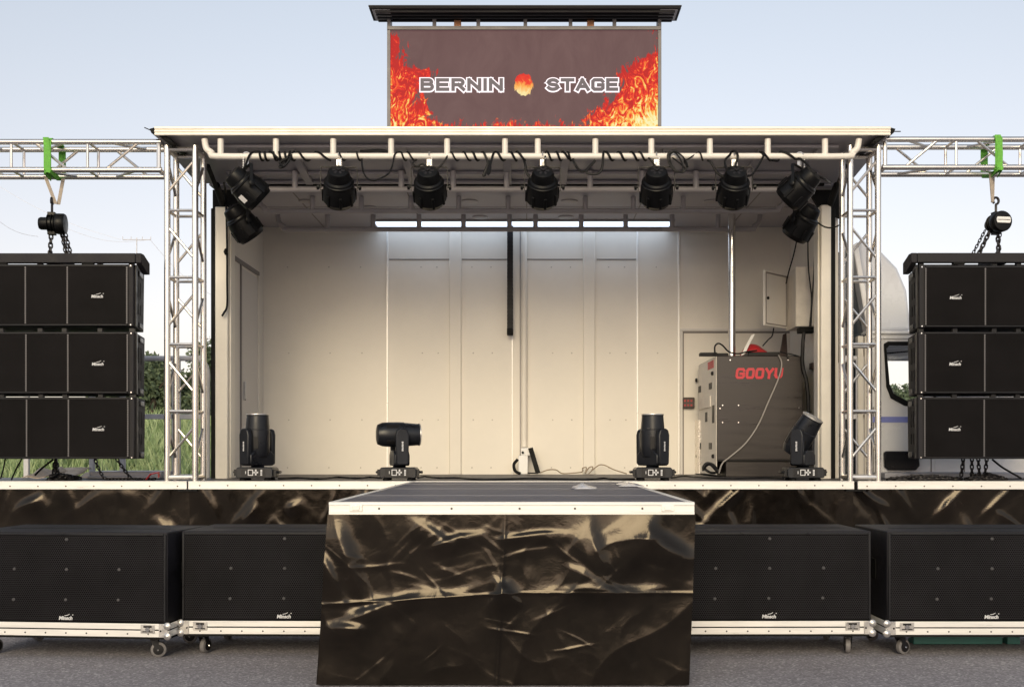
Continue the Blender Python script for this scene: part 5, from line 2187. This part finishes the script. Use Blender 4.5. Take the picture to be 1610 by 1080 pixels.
cable("black cable sagging on both sides of the lamp over the exhaust pipe", [on_rail(1113, -T), hang(1118, 256), hang(1128, 272), hang(1139, 279), hang(1146, 278), hang(1141, 262), hang(1140, 252), on_rail(1146, 0), on_rail(1150, T), hang(1156, 238), hang(1160, 246), hang(1156, 262), hang(1158, 276), hang(1170, 277), hang(1182, 275), hang(1190, 264), hang(1196, 254), on_rail(1199, 0), on_rail(1194, T)])
cable("pair of black cables crossing the rail towards the slanted lamps by the cab", wrap(1194, 1214, .6) + [on_rail(1224, -T)] + wrap(1226, 1250, .4) + [hang(1258, 250), hang(1268, 258), hang(1280, 273), hang(1295, 281), hang(1306, 288, .3)])
cable("thin black cable hanging down the post by the door wall", [P(352, 288, 10.2), P(354, 300, 10.7), P(356, 340, 10.72), P(357, 397, 10.72), P(357, 440, 10.72), P(357, 480, 10.72), P(352, 492, 10.7), P(349, 497, 10.7)], .011)
m = MB()
m.lathe([(.01, -.03), (.022, 0), (.01, .03)], P(355, 396, 10.71), (0, 0, 1), 10)
tag(m.build("cable_plug", M['rubber']), "small black plug on the cable hanging down the post", "plug")
for i, (pts, la) in enumerate([([(1254, 372), (1248, 400), (1240, 428), (1236, 446)], "thin cable slanting from the lamps to the open box door"),
                               ([(1270, 362), (1271, 420), (1276, 470), (1273, 513)], "thin cable hanging from the lamps to the black socket"),
                               ([(1283, 350), (1280, 420), (1277, 470), (1275, 513)], "second thin cable hanging beside it close to the white post")]):
    cable(la, [P(a, b_, 11.3 + (.3 if i == 0 else 0) * k / 3) for k, (a, b_) in enumerate(pts)], .007)
cable("thick black cable falling from the socket behind the power cabinet", [P(1264, 522, 11.4), P(1262, 545, 11.4), P(1262, 575, 11.4), P(1268, 600, 11.38), P(1271, 635, 11.38), P(1270, 690, 11.38), P(1266, 742, 11.36), P(1262, 747.5, 11.36)], .019)
cable("thin black cable strung from the lower slanted lamp to the tower", [P(1285, 350, 10.3), P(1297, 357, 10.3), P(1310, 358, 10.2), P(1324, 352, 10.0)], .007)
cable("grey cable draped across the cabinet front", [P(1224, 558, 11.41), P(1229, 572, 11.41), P(1224, 595, 11.405), P(1208, 632, 11.405), P(1192, 668, 11.405), P(1172, 697, 11.405), P(1148, 718, 11.405), P(1136, 728, 11.39), P(1130, 744, 11.34)], .009, 'cable_grey')
cable("black cable arching over the power strip on the cabinet", [P(1124, 557, 11.45), P(1124, 545, 11.44), P(1129, 540, 11.44), P(1136, 543, 11.46), P(1146, 553, 11.5), P(1160, 556, 11.5), P(1175, 553, 11.48), P(1190, 551, 11.48)], .009)
cable("black antenna cable rising from the cabinet top to the open door", [P(1199, 544, 11.7), P(1208, 534, 11.7), P(1214, 528, 11.7), P(1216.5, 516, 11.75)], .007)
cable("thin black cable trailing along the cabinet top", [P(1226, 553, 11.42), P(1236, 556, 11.415), P(1240, 563, 11.405), P(1238, 556, 11.415), P(1256, 560, 11.42)], .007)
cable("black coiled cable end at the foot of the cabinet's cream side", [P(1106, 740, 11.2), P(1106, 733, 11.2), P(1112, 728, 11.2), P(1122, 731, 11.2), P(1128, 741, 11.2), P(1118, 743, 11.15), P(1108, 736, 11.15), P(1116, 730, 11.12), P(1128, 742, 11.1)], .013)
zc = FLOOR + .01
fl_pts = [P(x, y, (EYE - zc) * F / (y - CY)) for x, y in ((438, 752), (470, 751), (500, 752.5), (530, 750), (560, 751.5), (580, 750), (600, 751))]
cable("black floor cable between the upright lamp by the door wall and the level lamp", fl_pts, .009)
fl_pts = [P(x, y, (EYE - zc) * F / (y - CY)) for x, y in ((657, 750.5), (668, 748.5), (690, 751), (720, 751), (745, 753), (790, 753), (830, 752), (860, 752.5), (900, 753), (930, 753), (950, 751.5), (965, 753), (998, 753))]
cable("long black floor cable between the level lamp and the upright lamp by the cabinet", fl_pts, .009)
cable("tan cable curling along the foot of the back wall", [P(849, 743, 12.5), P(862, 738.5, 12.55), P(874, 738.5, 12.55), P(884, 744, 12.4), P(900, 743.5, 12.4), P(915, 741.5, 12.5), P(916, 736, 12.6), P(922, 735, 12.6), P(920, 744, 12.45), P(926, 735, 12.6), P(932, 734, 12.6), P(930, 740, 12.5), P(926, 744, 12.4), P(940, 732, 12.6), P(950, 731, 12.6), P(965, 738, 12.55), P(985, 744.5, 12.4)], .007, 'cable_tan')
cable("dark cable running off the deck towards the cabinet lamp", [P(x, y, (EYE - zc) * F / (y - CY)) for x, y in ((1056, 751), (1075, 748), (1100, 750), (1150, 752), (1200, 751), (1232, 752))], .008)
cable("black strap slanting down to the deck beside the chain pile", [P(84, 722, 10.0), P(66, 736, 9.95), P(55, 747, 9.9)], .009, 'cable', 2)
cable("thin black strap hanging down behind the lowest speaker edge", [P(36, 718, 10.0), P(25, 738, 9.95), P(18, 754, 9.9)], .007, 'cable', 2)
cable("thinnest black strap next to the frame edge under the speakers", [P(9, 718, 10.0), P(5, 738, 9.95), P(1, 752, 9.9)], .007, 'cable', 2)
cable("black cable drooping from the speakers by the cab to the deck", [P(1560, 722, 10.0), P(1575, 734, 9.95), P(1592, 744, 9.9), P(1606, 752, 9.85)], .009)

# ------------------------------------------------------------------ odds and ends on the side stages
m = MB()
m.box(PX(150, 10.6), PX(262, 10.6), 10.45, 10.95, FLOOR + .004, FLOOR + .075)
m.box(PX(150, 10.6), PX(262, 10.6), 10.4, 10.45, FLOOR + .004, FLOOR + .03)
tag(m.build("metal_panel", M['grey_panel'], bevel=.008), "low grey metal panel lying behind the chains on the grass bank side", "panel")
m = MB()
m.box(PX(1386, 10.6), PX(1620, 10.6), 10.5, 10.95, FLOOR + .004, FLOOR + .06)
tag(m.build("metal_panel", M['grey_panel'], bevel=.008), "low grey metal panel lying behind the chains on the truck cab side", "panel")
for i, (px0, px1, y0, y1, h, la) in enumerate([(34, 70, 10.0, 10.5, .13, "peaked torn piece of cardboard on the side stage"), (60, 118, 10.5, 10.9, .12, "wide flattened cardboard sheet behind the chain pile"), (116, 152, 10.4, 10.8, .075, "small cardboard flap beside the grey metal panel")]):
    vs, fs = [], []
    n = 8
    m = MB()
    for j in range(n + 1):
        for k in range(n + 1):
            u, v = k / n, j / n
            vs.append((PX(px0, y0) + (PX(px1, y0) - PX(px0, y0)) * u, y0 + (y1 - y0) * v, FLOOR + .006 + h * (.25 + .75 * v) * (.7 + .5 * noise.noise(Vector((u * 2.2, v * 2, i))))))
    for j in range(n):
        for k in range(n):
            a = j * (n + 1) + k
            fs.append((a, a + 1, a + n + 2, a + n + 1))
    m.add(vs, fs)
    o = m.build("cardboard_sheet", M['cardboard'])
    sm = o.modifiers.new("solid", 'SOLIDIFY')
    sm.thickness = .006
    tag(o, la, "cardboard")
m = MB()
a = P(232, 750, 9.98)
m.strap([a + Vector((-.01, 0, -.02)), a + Vector((.03, 0, .03)), a + Vector((.09, .03, .045)), a + Vector((.1, .02, .0))], .05, .012, (0, 1, .2))
tag(m.build("red_strap", M['red'], bevel=.004), "folded red strap lying at the foot of the truss tower", "strap")
